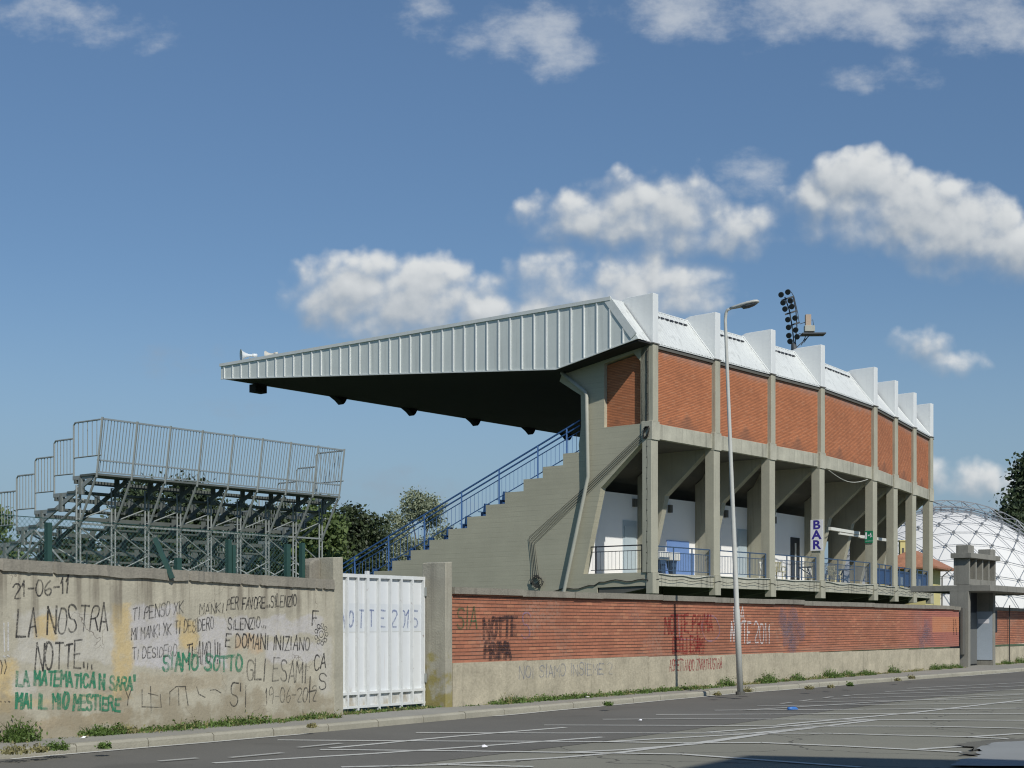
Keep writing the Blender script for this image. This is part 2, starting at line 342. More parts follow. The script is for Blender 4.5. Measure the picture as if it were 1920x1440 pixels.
M['rail_galv'] = mk('galvanised_rail', (.25, .29, .30), .5, .12, 3, .08, 30, metal=.2)
M['plank'] = mk('stand_plank', (.10, .115, .108), .8, .25)
M['green'] = mk('green_paint', (.025, .072, .06), .55, .2, 4, .1)
M['greenwire'] = mk('green_wire', (.03, .085, .075), .6, .1)
M['gatewhite'] = gate_mat()
M['gatedirty'] = mk('gate_white_ribs', (.66, .685, .68), .5, .08, 3, .06, 12, streak=.08, rust=.9)
M['lamp'] = mk('lamp_pole_grey', (.50, .51, .47), .5, .12, 3, .08, 30, rust=.8)
M['lampdark'] = mk('lamp_lens', (.10, .11, .12), .3, .1)
M['flood'] = mk('floodlight_black', (.022, .028, .03), .4, .2)
M['mast'] = mk('mast_steel', (.05, .058, .065), .6, .2)
M['membrane'] = mk('dome_membrane', (.70, .70, .68), .7, .03, .3, .01)
M['strut'] = mk('dome_strut', (.30, .315, .33), .5, .1, metal=.3)
M['yellow'] = mk('yellow_render', (.62, .55, .25), .9, .1)
M['tile'] = mk('roof_tile', (.36, .17, .10), .9, .35, 3, .3, 14)
M['kerb'] = mk('kerb_stone', (.335, .32, .255), .92, .22, 1.3, .14, 22, bump=.4, bs=40)
M['walk'] = mk('sidewalk_asphalt', (.275, .268, .235), .92, .16, .9, .18, 45, bump=.35, bs=70)
M['lane'] = asphalt_mat('road_asphalt', (.150, .146, .130), cracks=False)
M['park'] = asphalt_mat('car_park_asphalt', (.228, .224, .184))
M['patch'] = mk('smooth_concrete', (.27, .28, .27), .8, .14, .8, .06, 30)
M['wet'] = asphalt_mat('tar_patch', (.15, .146, .125), cracks=False)
M['lines'] = line_mat('worn_road_paint', .82); M['lines_faint'] = line_mat('faint_road_paint', .55)
M['soil'] = mk('dry_ground', (.16, .15, .09), .95, .3, .3, .2, 20)
M['blade'] = leaf_mat('grass_blades', (.10, .17, .04), .5); M['dryblade'] = leaf_mat('dry_grass', (.26, .25, .12), .4)
M['leaf_pine'] = leaf_mat('pine_leaves', (.042, .062, .026), .6, .12)
M['leaf_pale'] = leaf_mat('poplar_leaves', (.25, .29, .20), .45)
M['leaf_mid'] = leaf_mat('leaves_mid', (.11, .165, .055), .5)
M['leaf_dark'] = leaf_mat('leaves_dark', (.045, .07, .032), .6, .15)
M['bark'] = mk('bark', (.13, .11, .085), .95, .3, 4, .2)
M['plastic'] = mk('white_plastic', (.72, .72, .66), .4, .05); M['cream'] = mk('cream_plastic', (.70, .66, .42), .4, .06)
M['sign_blue'] = mk('sign_blue', (.045, .03, .30), .5, .03); M['sign_green'] = mk('sign_green', (.0, .21, .095), .5, .04)
M['sign_white'] = mk('sign_white', (.82, .82, .85), .5, .03)
M['moss'] = paint_mat('moss', (.17, .145, .025), .8)
M['g_black'] = paint_mat('spray_black', (.04, .038, .037), .86); M['g_thin'] = paint_mat('marker_black', (.055, .052, .05), .68)
M['g_green'] = paint_mat('spray_green', (.03, .24, .13), .82); M['g_white'] = paint_mat('spray_white', (.66, .66, .65), .8)
M['b_green'] = paint_mat('brick_green', (.05, .14, .06), .75, True); M['b_black'] = paint_mat('brick_black', (.05, .03, .03), .8, True)
M['b_red'] = paint_mat('brick_red', (.27, .012, .014), .75, True); M['b_white'] = paint_mat('brick_white', (.72, .70, .68), .9, True)
M['b_lilac'] = paint_mat('brick_lilac', (.30, .22, .34), .6, True); M['r_red'] = paint_mat('render_red', (.34, .03, .035), .7)
M['b_smear'] = paint_mat('brick_smear', (.24, .20, .25), .20, True)
M['r_blue'] = paint_mat('render_blue', (.22, .25, .33), .5); M['gate_blue'] = paint_mat('gate_blue', (.17, .22, .40), .75)
M['litter_blue'] = mk('litter_blue', (.05, .18, .50), .4, .05)
M['bldg'] = mk('building_render', (.42, .36, .27), .9, .15)
M['glass'] = mk('window_glass', (.03, .035, .04), .15, .1)

# ------------------------------------------------------------------ clouds: a far shell of cumulus, 2.6 km away, lit tops and grey bases
# cloud lobes: x, y, half width, half height, strength (photo pixels)
LOBES = [(660, 545, 105, 70, 1.0), (790, 560, 130, 75, 1.0), (690, 500, 70, 40, .9), (820, 510, 75, 38, .8), (900, 590, 95, 50, .8), (740, 600, 150, 45, .75),
         (1070, 545, 122, 72, .80), (1210, 560, 145, 88, .84), (1010, 600, 125, 48, .78), (1290, 540, 60, 45, .55),
         (1110, 405, 138, 44, .82), (1230, 400, 152, 76, .86), (1340, 430, 118, 50, .82), (1205, 345, 65, 35, .65), (1410, 340, 55, 40, .42),
         (1620, 330, 95, 50, 1.0), (1560, 375, 85, 45, .85), (1700, 385, 150, 65, 1.0), (1800, 430, 150, 70, 1.0), (1900, 460, 120, 60, 1.0), (1650, 420, 130, 45, .8),
         (1500, 12, 250, 50, .58), (1330, 20, 170, 45, .5), (1720, 14, 220, 50, .59), (1890, 38, 110, 50, .59),
         (960, 55, 75, 40, .55), (1050, 95, 65, 38, .55), (795, 10, 55, 32, .42), (1640, 130, 80, 24, .30), (1015, 40, 60, 28, .5),
         (80, 25, 55, 36, .30), (210, 60, 90, 26, .28), (350, 680, 60, 20, .22), (450, 765, 50, 18, .2),
         (1735, 640, 56, 34, .66), (1800, 678, 60, 24, .6),
         (1830, 900, 105, 38, .68), (1755, 880, 50, 26, .6), (1920, 925, 80, 50, .66), (700, 930, 160, 40, .36), (860, 930, 110, 28, .36)]
grp = bpy.data.node_groups.new('cloud_field', 'ShaderNodeTree')
grp.interface.new_socket('Vector', in_out='INPUT', socket_type='NodeSocketVector')
grp.interface.new_socket('Value', in_out='OUTPUT', socket_type='NodeSocketFloat'); grp.interface.new_socket('Body', in_out='OUTPUT', socket_type='NodeSocketFloat')
gt = NT(grp); gi = gt.n('NodeGroupInput').outputs[0]; go = gt.n('NodeGroupOutput')
warp = gt.n('ShaderNodeTexNoise'); gt.set(warp.inputs['Vector'], gi); warp.inputs['Scale'].default_value = 1.1; warp.inputs['Detail'].default_value = 3
wv = gt.vm('SCALE', gt.vm('SUBTRACT', warp.outputs['Color'], (0.5, 0.5, 0.5)), scale=0.55)
pv = gt.vm('MULTIPLY', gt.vm('ADD', gi, wv), (1, 1, 0))
acc = thin = None
for (cx, cy, hw, hh, st) in LOBES:
    big = st >= .6; gx, gy = (1.12, 1.14) if big else (1.5, 1.6)
    q = gt.vm('MULTIPLY', gt.vm('SUBTRACT', pv, ((cx - 960) / 100, (1170 - cy) / 100, 0)), (100 / hw / gx, 100 / hh / gy, 0))
    val = gt.m('MULTIPLY', gt.m('SUBTRACT', 1.55 if big else 1.0, gt.vm('DOT_PRODUCT', q, q)), st)
    if big: acc = val if acc is None else gt.m('SMOOTH_MAX', acc, val, 0.25)
    else: thin = val if thin is None else gt.m('SMOOTH_MAX', thin, val, 0.25)
fb = gt.noise(gi, 1.15, 7, 0.54)
v1 = gt.n('ShaderNodeTexVoronoi', {'Vector': gt.vm('ADD', gi, gt.vm('SCALE', wv, scale=.6)), 'Scale': 1.9}, feature='SMOOTH_F1'); v1.inputs['Detail'].default_value = 1.6; v1.inputs['Roughness'].default_value = .45; v1.inputs['Smoothness'].default_value = .5
puff = gt.m('SUBTRACT', 0.42, v1.outputs[0])
fld = gt.m('ADD', acc, gt.m('ADD', gt.m('MULTIPLY', gt.m('SUBTRACT', fb, 0.44), 1.9), gt.m('MULTIPLY', puff, 0.8)))
gt.set(go.inputs[1], acc)
grp.interface.new_socket('Thin', in_out='OUTPUT', socket_type='NodeSocketFloat')
tn = gt.noise(gt.vm('MULTIPLY', gi, (.8, 1.25, 1)), 1.0, 6, .6)
gt.set(go.inputs[2], gt.ss(gt.m('ADD', thin, gt.m('MULTIPLY', gt.m('SUBTRACT', tn, .5), 2.2)), 0.0, 1.0))
gt.set(go.inputs[0], fld)

cm = bpy.data.materials.new('cumulus'); cm.use_nodes = True; ct = NT(cm.node_tree); ct.t.nodes.clear()
cp_ = ct.n('ShaderNodeTexCoord').outputs['Object']; dx, dy, dz = ct.xyz(cp_)
base_vec = ct.comb(ct.m('MULTIPLY', ct.m('DIVIDE', dx, dy), 27.5), ct.m('MULTIPLY', ct.m('DIVIDE', dz, dy), 27.5), 0.0)   # units of 100 photo pixels about (960, 1170)
def field(v):
    g = ct.t.nodes.new('ShaderNodeGroup'); g.node_tree = grp; ct.set(g.inputs[0], v); return g.outputs
F0, F1 = field(base_vec), field(ct.vm('ADD', base_vec, (0.09, 0.22, 0)))
form = ct.m('MULTIPLY', ct.m('SUBTRACT', F0[1], F1[1]), 0.85)
rel = ct.m('MULTIPLY', ct.m('SUBTRACT', ct.m('SUBTRACT', F0[0], F0[1]), ct.m('SUBTRACT', F1[0], F1[1])), 0.34)
lit = ct.ss(ct.m('ADD', form, rel), -0.60, 0.62)
calpha = ct.m('MULTIPLY', ct.ss(F0[0], ct.m('SUBTRACT', ct.m('MULTIPLY', lit, .25), .12), ct.m('SUBTRACT', 1.85, ct.m('MULTIPLY', lit, .80))), 0.97)
calpha = ct.m('MAXIMUM', calpha, ct.m('MULTIPLY', F0[2], .56))
ccol = ct.mix(lit, (.29, .345, .41), (.72, .74, .745))
em = ct.n('ShaderNodeEmission', {'Color': ccol, 'Strength': 1.0}); tb_ = ct.n('ShaderNodeBsdfTransparent')
mx = ct.n('ShaderNodeMixShader', {0: calpha, 1: tb_.outputs[0], 2: em.outputs[0]}); mo = ct.n('ShaderNodeOutputMaterial'); ct.set(mo.inputs[0], mx.outputs[0])
m_ = MB(); NA_, NE_ = 24, 10
for j in range(NE_ + 1):
    for i in range(NA_ + 1):
        az, el = R(-32 + 64 * i / NA_), R(1.0 + 39 * j / NE_); m_.v.append(Vector((math.sin(az) * math.cos(el), math.cos(az) * math.cos(el), math.sin(el))) * 2600)
m_.f = [(j * (NA_ + 1) + i, j * (NA_ + 1) + i + 1, (j + 1) * (NA_ + 1) + i + 1, (j + 1) * (NA_ + 1) + i) for j in range(NE_) for i in range(NA_)]
tag(m_.build('clouds', cm, fix=False), kind='stuff')

# ------------------------------------------------------------------ ground, road, kerb, sidewalk
WO = Vector((-6.46, 18.5, 0)); WD = Vector((.565, .825, 0)); WN = Vector((-.825, .565, 0))     # street wall: start, direction, inward
WA = math.atan2(WD.y, WD.x)
def wp(t, d=0.0, z=0.0): return WO + WD * t + WN * d + Vector((0, 0, z))
def wt_(px, py): return ray_plane(px, py, WO, WD)
mb = MB().add([(-2500, -400, -.03), (2500, -400, -.03), (2500, 4000, -.03), (-2500, 4000, -.03)], [(0, 1, 2, 3)])
tag(mb.build('ground', M['soil']), kind='structure')
KB = [(-22.0, -6.0), (-6.05, 17.25), (-2.72, 21.8), (5.05, 33.6), (13.3, 44.3), (17.9, 50.3), (29.0, 65.5), (60, 108)]     # kerb line
def lane_pt(i, off):
    p = Vector(KB[i]); a = Vector(KB[max(i - 1, 0)]); b = Vector(KB[min(i + 1, len(KB) - 1)]); d = (b - a).normalized(); n = Vector((d.y, -d.x)); return p + n * off
K0 = [lane_pt(i, 0) for i in range(len(KB))]
def strip(o0, o1, z, far=None):
    m_ = MB(); a = [lane_pt(i, o0) for i in range(len(KB))]; b = [lane_pt(i, o1) for i in range(len(KB))] if far is None else [Vector(p) for p in far]
    n = len(KB); m_.add([(*p, z) for p in a] + [(*p, z) for p in b], [(i, i + 1, n + i + 1, n + i) for i in range(n - 1)]); return m_
tag(strip(-.02, 4.3, .004).build('road', M['lane']), kind='structure')
far = [(-10, -60), (70, -60), (120, -30), (160, 0), (180, 30), (200, 60), (220, 80), (240, 108)]
tag(strip(-.02, 0, .0, far).build('car_park', M['park']), kind='structure')
kb = MB(); a0 = [lane_pt(i, 0) for i in range(len(KB))]; a1 = [lane_pt(i, -.16) for i in range(len(KB))]
secs = []
for i in range(len(KB) - 1):
    L_ = (Vector(KB[i + 1]) - Vector(KB[i])).length; ns = max(1, int(L_ / 1.1))
    for k in range(ns):
        f_, g_ = k / ns, (k + 1) / ns - .012 / L_ * 1.5
        p0, p1 = a0[i].lerp(a0[i + 1], f_), a0[i].lerp(a0[i + 1], g_); q0, q1 = a1[i].lerp(a1[i + 1], f_), a1[i].lerp(a1[i + 1], g_)
        j = random.uniform(-.012, .012); h = .115 + random.uniform(-.008, .008)
        kb.loft([[(p0.x, p0.y + j, -.02), (p0.x, p0.y + j, h - .03), (p0.x * .8 + q0.x * .2, p0.y * .8 + q0.y * .2 + j, h), (q0.x, q0.y, h), (q0.x, q0.y, -.02)],
                 [(p1.x, p1.y + j, -.02), (p1.x, p1.y + j, h - .03), (p1.x * .8 + q1.x * .2, p1.y * .8 + q1.y * .2 + j, h), (q1.x, q1.y, h), (q1.x, q1.y, -.02)]])
tag(kb.build('kerb', M['kerb']), kind='structure')
wl = [wp(t, .3) for t in (-40, 0, 5.5, 19.6, 33.5, 41, 60, 110)]
m_ = MB(); n = len(KB); m_.add([(p.x, p.y, .108) for p in [lane_pt(i, -.15) for i in range(n)]] + [(p.x, p.y, .112) for p in wl], [(i, i + 1, n + i + 1, n + i) for i in range(n - 1)])
tag(m_.build('sidewalk', M['walk']), kind='structure')
# ground inside the walls rises to sidewalk level
m_ = MB().add([(*wp(-40, .29).xy, .10), (*wp(130, .29).xy, .10), (*wp(130, 200).xy, .10), (*wp(-40, 200).xy, .10)], [(0, 1, 2, 3)])
tag(m_.build('stadium_ground', mk('field_grass', (.05, .085, .03), .95, .3, .3, .2, 20)), kind='structure')
# parking lines and other road paint, surveyed from the photo onto the ground
def ribbon(m_, pts, w, z):
    src = [Vector((p.x, p.y, z)) for p in pts]; pts = []
    for a, b in zip(src, src[1:]):
        n_ = max(1, int((b - a).length / .8)); sd_ = Vector((-(b - a).y, (b - a).x, 0)).normalized()
        for k in range(n_): q = a.lerp(b, k / n_); pts.append(q + sd_ * .035 * mnoise.noise(q * .9))
    pts.append(src[-1])
    for a, b in zip(pts, pts[1:]):
        d = (b - a).normalized(); n_ = Vector((-d.y, d.x, 0)) * w / 2
        m_.add([a - n_, b - n_, b + n_, a + n_], [(0, 1, 2, 3)])
LINES = [[(820, 1434), (1044, 1422), (1160, 1412.5), (1306, 1394), (1400, 1380.5), (1520, 1366)], [(1060, 1412), (1170, 1407), (1304, 1396), (1434, 1377)],
         [(1130, 1392), (1290, 1383), (1400, 1377), (1540, 1363), (1640, 1351)], [(1330, 1374), (1630, 1350)], [(1460, 1360), (1713, 1337), (1920, 1313)],
         [(400, 1432), (700, 1414), (960, 1396), (1130, 1383)], [(620, 1404), (860, 1381), (1060, 1365)],
         [(1727, 1406), (1850, 1398)], [(1813, 1383.5), (1920, 1376)],
         [(640, 1440), (840, 1435), (1000, 1439)], [(600, 1407), (840, 1409), (1044, 1412), (1280, 1415.5), (1613, 1440)],
         [(520, 1389), (840, 1391), (1131, 1392), (1280, 1394.5), (1427, 1394), (1580, 1400), (1800, 1411.5), (1840, 1417)],
         [(780, 1375), (1044, 1376), (1280, 1376), (1560, 1376.5), (1813, 1383), (1890, 1386.5)],
         [(1020, 1361), (1280, 1361.5), (1533, 1363), (1746, 1363), (1920, 1367)], [(1130, 1350), (1280, 1349.3), (1580, 1350), (1920, 1352)],
         [(1230, 1341), (1600, 1339.5), (1920, 1339)], [(1340, 1333), (1640, 1331), (1920, 1329)]]
FAINT = [[(1420, 1325), (1700, 1322), (1920, 1319)], [(1500, 1318), (1920, 1310)], [(1560, 1311), (1920, 1302)], [(1600, 1304), (1920, 1294)], [(1660, 1298), (1920, 1287)],
         [(1700, 1292), (1920, 1281)], [(1400, 1333), (1640, 1318), (1920, 1303)], [(430, 1423), (530, 1414)], [(300, 1430), (370, 1424)], [(560, 1404), (640, 1396)],
         [(1465, 1321), (1483, 1319)], [(1500, 1316), (1522, 1313.5)], [(1545, 1310), (1560, 1308)], [(1582, 1306.5), (1593, 1305)]]
m_ = MB()
for i, l in enumerate(LINES): ribbon(m_, [ray_ground(*p) for p in l], .12, .008 + i * .0004)
tag(m_.build('road_markings', M['lines'], fix=False), kind='structure')
m_ = MB()
for i, l in enumerate(FAINT): ribbon(m_, [ray_ground(*p) for p in l], .11, .0175 + i * .0003)
tag(m_.build('faint_road_markings', M['lines_faint'], fix=False), kind='structure')
m_ = MB()   # broken white edge line along the kerb
for (f0_, f1_) in ((.2, .985), (1.02, 1.9), (2.3, 3.5), (4.05, 4.75), (4.9, 5.4)):
    n_ = 24
    def kl(f): i = min(int(f), len(KB) - 2); return lane_pt(i, .10).lerp(lane_pt(i + 1, .10), f - i)
    ribbon(m_, [Vector((*kl(f0_ + (f1_ - f0_) * k / n_), 0)) for k in range(n_ + 1)], .10, .012)
tag(m_.build('edge_line', M['lines'], fix=False), kind='structure')
def blob_patch(pts, z, jag=.08):
    P_ = [ray_ground(*p) for p in pts]; out = []
    for a, b in zip(P_, P_[1:] + P_[:1]):
        for k in range(8):
            q = a.lerp(b, k / 8); out.append((q.x + random.uniform(-jag, jag), q.y + random.uniform(-jag, jag), z))
    return MB().add(out, [tuple(range(len(out)))])
tag(blob_patch([(1790, 1398), (1850, 1391), (1930, 1387), (2050, 1384), (2050, 1402), (1862, 1404), (1830, 1409), (1836, 1418), (1800, 1416), (1830, 1404)], .022, .07).build('tar_patch', M['wet']), kind='structure')
tag(blob_patch([(1832, 1407), (1868, 1395), (1930, 1392), (2100, 1388), (2300, 1440), (1780, 1440), (1800, 1428), (1838, 1420)], .026, .05).build('concrete_patch', M['patch']), kind='structure')

# ------------------------------------------------------------------ hand-lettering strokes
GL = {'A': '002640 1232', 'B': '000636453303 33423000', 'C': '4536160402103041', 'D': '00062644422000', 'E': '46060040 0333', 'F': '460600 0333', 'G': '45361604021030414323',
      'H': '0006 4046 0343', 'I': '2026', 'K': '0006 460340', 'L': '060040', 'M': '0006234640', 'N': '00064046', 'O': '163644423010020416', 'P': '000636453303', 'R': '000636453303 2340',
      'S': '45361605133341301001', 'T': '0646 2620', 'U': '060210304246', 'V': '062046', 'X': '0046 0640', 'Y': '0623 462320', 'Z': '06460040', '0': '163644423010020416', '1': '142620',
      '2': '05163645440040', '5': '460603334241301001', '6': '3614021030423302', '9': '44361604134430', '-': '0343', '.': '2021', '!': '2622 2120', "'": '2624', ',': '2110', '/': '0046',
      'Q': '163644423010020416 2240', '?': '0516364533 2322 2120', '>': '054300'}
NARROW = {'I': .35, '1': .5, '.': .3, '!': .3, "'": .3, ',': .3, '-': .8}
def chaikin(p, it=2):
    for _ in range(it):
        if len(p) < 3: return p
        q = [p[0]]
        for a, b in zip(p, p[1:]): q += [(a[0] * .75 + b[0] * .25, a[1] * .75 + b[1] * .25), (a[0] * .25 + b[0] * .75, a[1] * .25 + b[1] * .75)]
        p = q + [p[-1]]
    return p
ROUND = set('BCDGOPRSU02569Q?')
class Strokes:
    """brush strokes in a wall's (along, up) plane, turned into thin ribbons of paint"""
    def __init__(s): s.p = []
    def line(s, pts, w): s.put(list(pts), w); return s
    def put(s, pts, w):
        cur = [pts[0]]
        for i in range(1, len(pts)):
            cur.append(pts[i])
            if i < len(pts) - 1:
                ax, ay, bx2, by2 = pts[i][0] - pts[i - 1][0], pts[i][1] - pts[i - 1][1], pts[i + 1][0] - pts[i][0], pts[i + 1][1] - pts[i][1]
                if ax * bx2 + ay * by2 < .45 * math.hypot(ax, ay) * math.hypot(bx2, by2): s.p.append((cur, w)); cur = [pts[i]]
        s.p.append((cur, w))
    def text(s, txt, p0, p1, h, w, rng, slant=.06, gap=.28):
        adv = [NARROW.get(c, 1.0) if c != ' ' else .55 for c in txt]; tot = sum(a + gap for a in adv) - gap
        ux, uy = p1[0] - p0[0], p1[1] - p0[1]; L_ = math.hypot(ux, uy); cw = L_ / tot; x = 0
        for c, a in zip(txt, adv):
            if c in GL:
                jx, jy, js = rng.uniform(-.05, .05) * cw, rng.uniform(-.06, .06) * h, rng.uniform(.9, 1.1); sl = slant + rng.uniform(-.07, .07)
                for st in GL[c].split():
                    pts = [(int(st[i]) / 4, int(st[i + 1]) / 6) for i in range(0, len(st), 2)]
                    pts = [(q[0] + rng.uniform(-.05, .05), q[1] + rng.uniform(-.03, .03)) for q in pts]
                    if c in ROUND: pts = chaikin(pts)
                    out = []
                    for (gx, gy) in pts:
                        lx = ((gx - .5) if a < 1 and c in 'I1.!\',' else gx * a) * cw + (a * cw / 2 if a < 1 and c in 'I1.!\',' else 0)
                        X = x * cw + lx + jx + sl * gy * h; Y = gy * h * js + jy
                        out.append((p0[0] + (ux * X) / L_, p0[1] + uy * X / L_ + Y))
                    s.put(out, w * rng.uniform(.9, 1.2))
            x += a + gap
        return s
    def build(s, name, mat, parent, fn, at, rz, off=.004, label=None):
        m_ = MB(); k = 0
        for pts, w in s.p:
            n_ = len(pts)
            if n_ < 2: continue
            L_, R_ = [], []; w0_ = w
            for i in range(n_):
                a, b = pts[max(i - 1, 0)], pts[min(i + 1, n_ - 1)]; dx_, dy_ = b[0] - a[0], b[1] - a[1]; l = math.hypot(dx_, dy_) or 1
                ext = .4 * w * (-1 if i == 0 else 1 if i == n_ - 1 else 0); w = w0_ * (1 + .38 * mnoise.noise(Vector((pts[i][0] * 9, pts[i][1] * 9, k * .7))))
                cx_, cy_ = pts[i][0] + dx_ / l * ext, pts[i][1] + dy_ / l * ext
                L_.append((cx_ - dy_ / l * w / 2, cy_ + dx_ / l * w / 2)); R_.append((cx_ + dy_ / l * w / 2, cy_ - dx_ / l * w / 2))
            o_ = off + (k % 12) * .0004; k += 1
            m_.add([fn(p[0], -o_, p[1]) for p in L_ + R_], [(i, i + 1, n_ + i + 1, n_ + i) for i in range(n_ - 1)])
        ob = m_.build(name, mat, parent, at, rz, fix=False)
        if label: ob['label'] = label
        return ob

# ------------------------------------------------------------------ street walls, gate, portal
def wall_body(t0, t1, z0, z1, h0, h1, d0=0.0, d1=.26):
    """wall piece between t0 and t1, bottom z0..z1 constant, sloping top h0 -> h1"""
    return MB().loft([[wp(t0, d0, z0), wp(t0, d1, z0), wp(t0, d1, h0), wp(t0, d0, h0)], [wp(t1, d0, z1), wp(t1, d1, z1), wp(t1, d1, h1), wp(t1, d0, h1)]])
def wlocal(t_origin):
    return lambda a, d, z: wp(t_origin + a, d, z)
rng = random.Random(3)
# left concrete wall
T0 = -7.0
cw = wall_body(T0, 6.33, 0, 0, 2.43, 2.19).build('concrete_wall', M['plaster'], at=wp(T0), rz=WA)
tag(cw, 'plastered street wall covered in black and green handwriting under a crumbling coping', 'wall')
cp = MB(); secs = []; t = T0
while t < 6.331:
    zt = 2.56 - (t - T0) / 13.33 * .24; nz = mnoise.noise(Vector((t * 2.3, 0, 0))); n2 = mnoise.noise(Vector((t * 11, 5, 0))); brk = max(0.0, 1 - abs(t - 2.9) / 2.0)
    zb = zt - .16 - .012 * n2 + brk * (.06 * nz + .03 * n2); pr = .04 + brk * (.035 * nz + .02 * n2) + .006 * n2; ztp = zt + .008 * n2 - brk * .02 * abs(nz)
    secs.append([wp(t, -pr, zb), wp(t, .30, zb), wp(t, .30, ztp), wp(t, -pr + .015, ztp - .006)])
    if rng.random() < .05: secs.append([wp(t + .004, -.012, zb + .02), wp(t + .004, .30, zb), wp(t + .004, .30, ztp), wp(t + .004, -.012, ztp - .012)]); t += .004
    t += .055
cp.loft(secs)
cp.build('coping', M['dirty'], cw, at=wp(T0), rz=WA)
def wtp(px, py): s_, z_ = wt_(px, py); return (s_ - T0, z_)
LW = [("21-06-11", (24, 1121), (129, 1110), 30, 2.6, 'g_black'), ("LA NOSTRA", (30, 1194), (202, 1181), 52, 3.0, 'g_black'), ("NOTTE...", (66, 1257), (174, 1251), 50, 3.0, 'g_black'),
      ("LA MATEMATICA N SARA'", (31, 1283), (252, 1293), 27, 4.2, 'g_green'), ("MAI IL MIO MESTIERE", (30, 1327), (224, 1332), 27, 4.4, 'g_green'),
      ("TI PENSO XK", (248, 1163), (343, 1149), 24, 1.8, 'g_thin'), ("MANKI", (374, 1151), (418, 1148), 17, 1.8, 'g_thin'), ("MI MANKI XK TI DESIDERO", (246, 1199), (400, 1179), 23, 1.9, 'g_thin'),
      ("TI DESIDERO", (248, 1236), (330, 1229), 20, 1.6, 'g_thin'), ("TI AMO !!!", (349, 1247), (412, 1241), 38, 2.1, 'g_black'), ("SIAMO SOTTO", (304, 1255), (453, 1258), 30, 4.2, 'g_green'),
      ("PER FAVORE...SILENZIO", (425, 1143), (555, 1136), 22, 2.0, 'g_black'), ("SILENZIO...", (427, 1181), (499, 1177), 20, 1.9, 'g_black'), ("E DOMANI INIZIANO", (422, 1213), (579, 1220), 26, 2.2, 'g_black'),
      ("GLI ESAMI", (462, 1275), (573, 1278), 41, 2.3, 'g_thin'), ("5'I", (430, 1322), (461, 1326), 42, 2.4, 'g_black'), ("19-06-2012", (497, 1320), (592, 1314), 30, 1.7, 'g_thin'),
      ("CA", (589, 1257), (610, 1252), 26, 2.1, 'g_black'), ("S", (597, 1293), (611, 1292), 32, 2.2, 'g_black'), ("F", (585, 1170), (595, 1170), 24, 2.6, 'g_black'), ("L", (580, 1297), (591, 1295), 28, 2.4, 'g_black')]
fnL = wlocal(T0); LABC = {'g_black': 'black', 'g_green': 'green', 'g_thin': 'thin black'}
for txt, a, b, h, w_, mt in LW:
    p0, p1 = wtp(*a), wtp(*b); sc = (wtp(a[0], a[1] - 10)[1] - p0[1]) / 10
    Strokes().text(txt, p0, p1, h * sc, w_ * sc * 1.22, rng).build('graffiti', M[mt], cw, fnL, wp(T0), WA)
st = Strokes(); sc = .0075
for l in [[(247, 1290), (240, 1308), (234, 1290)], [(240, 1308), (239, 1322)], [(266, 1293), (266, 1325), (300, 1326)], [(282, 1287), (283, 1337)], [(300, 1302), (302, 1326)], [(318, 1297), (318, 1322)],
          [(318, 1297), (330, 1287), (347, 1287)], [(334, 1290), (335, 1322)], [(347, 1287), (352, 1322)], [(368, 1287), (372, 1301), (384, 1307)], [(394, 1294), (404, 1293), (414, 1299)], [(278, 1300), (296, 1304)]]:
    st.line([wtp(*p) for p in l], 1.9 * sc)
st.build('graffiti', M['g_black'], cw, fnL, wp(T0), WA, label='scratched black angular strokes low on the wall')
st = Strokes()   # flower scribble
c0 = (602, 1189)
for rr in (5, 9): st.line([wtp(c0[0] + rr * .8 * math.cos(k * .4), c0[1] + rr * 1.25 * math.sin(k * .4)) for k in range(17)], .012)
for k in range(9):
    an = k * 2 * math.pi / 9; q = (c0[0] + 12 * .85 * math.cos(an), c0[1] + 17 * math.sin(an))
    st.line([wtp(q[0] + 2.8 * math.cos(j), q[1] + 4 * math.sin(j)) for j in range(7)], .014)
st.build('graffiti', M['g_black'], cw, fnL, wp(T0), WA, label='small black flower scribble')
st = Strokes()
for l in [[(7, 1169), (8, 1221)], [(15, 1168), (15, 1219)], [(6, 1230), (9, 1232)], [(14, 1229), (17, 1231)]]: st.line([wtp(*p) for p in l], .022)
st.build('graffiti', M['g_white'], cw, fnL, wp(T0), WA, label='two white upright strokes at the left end')
st = Strokes()
for l in [[(1, 1238), (4, 1248), (2, 1262)], [(9, 1237), (12, 1250), (8, 1263)], [(0, 1315), (2, 1316)], [(8, 1315), (10, 1316)], [(16, 1315), (18, 1316)]]: st.line([wtp(*p) for p in l], .016)
st.build('graffiti', M['g_black'], cw, fnL, wp(T0), WA)

# gate posts
gp1 = MB().loft([[wp(6.33, -.012, 0), wp(6.56, -.012, 0), wp(6.56, .55, 0), wp(6.33, .55, 0)], [wp(6.32, -.012, 2.68), wp(6.55, -.012, 2.69), wp(6.55, .55, 2.69), wp(6.32, .55, 2.68)]]).build('gate_post', M['post'], at=wp(6.44), rz=WA, bevel=.012)
MB().loft([[wp(6.08, .27, 2.1), wp(6.08, .55, 2.1), wp(6.08, .55, 2.60), wp(6.08, .27, 2.58)], [wp(6.18, .26, 2.1), wp(6.18, .56, 2.1), wp(6.18, .56, 2.67), wp(6.18, .26, 2.66)], [wp(6.325, .27, 2.1), wp(6.325, .55, 2.1), wp(6.325, .55, 2.65), wp(6.325, .27, 2.67)]]).build('stub_block', M['dirty'], gp1, at=wp(6.1, .3, 2.2), rz=WA, bevel=.03)
tag(gp1, 'pale concrete gate post at the right end of the handwritten wall', 'gate post')
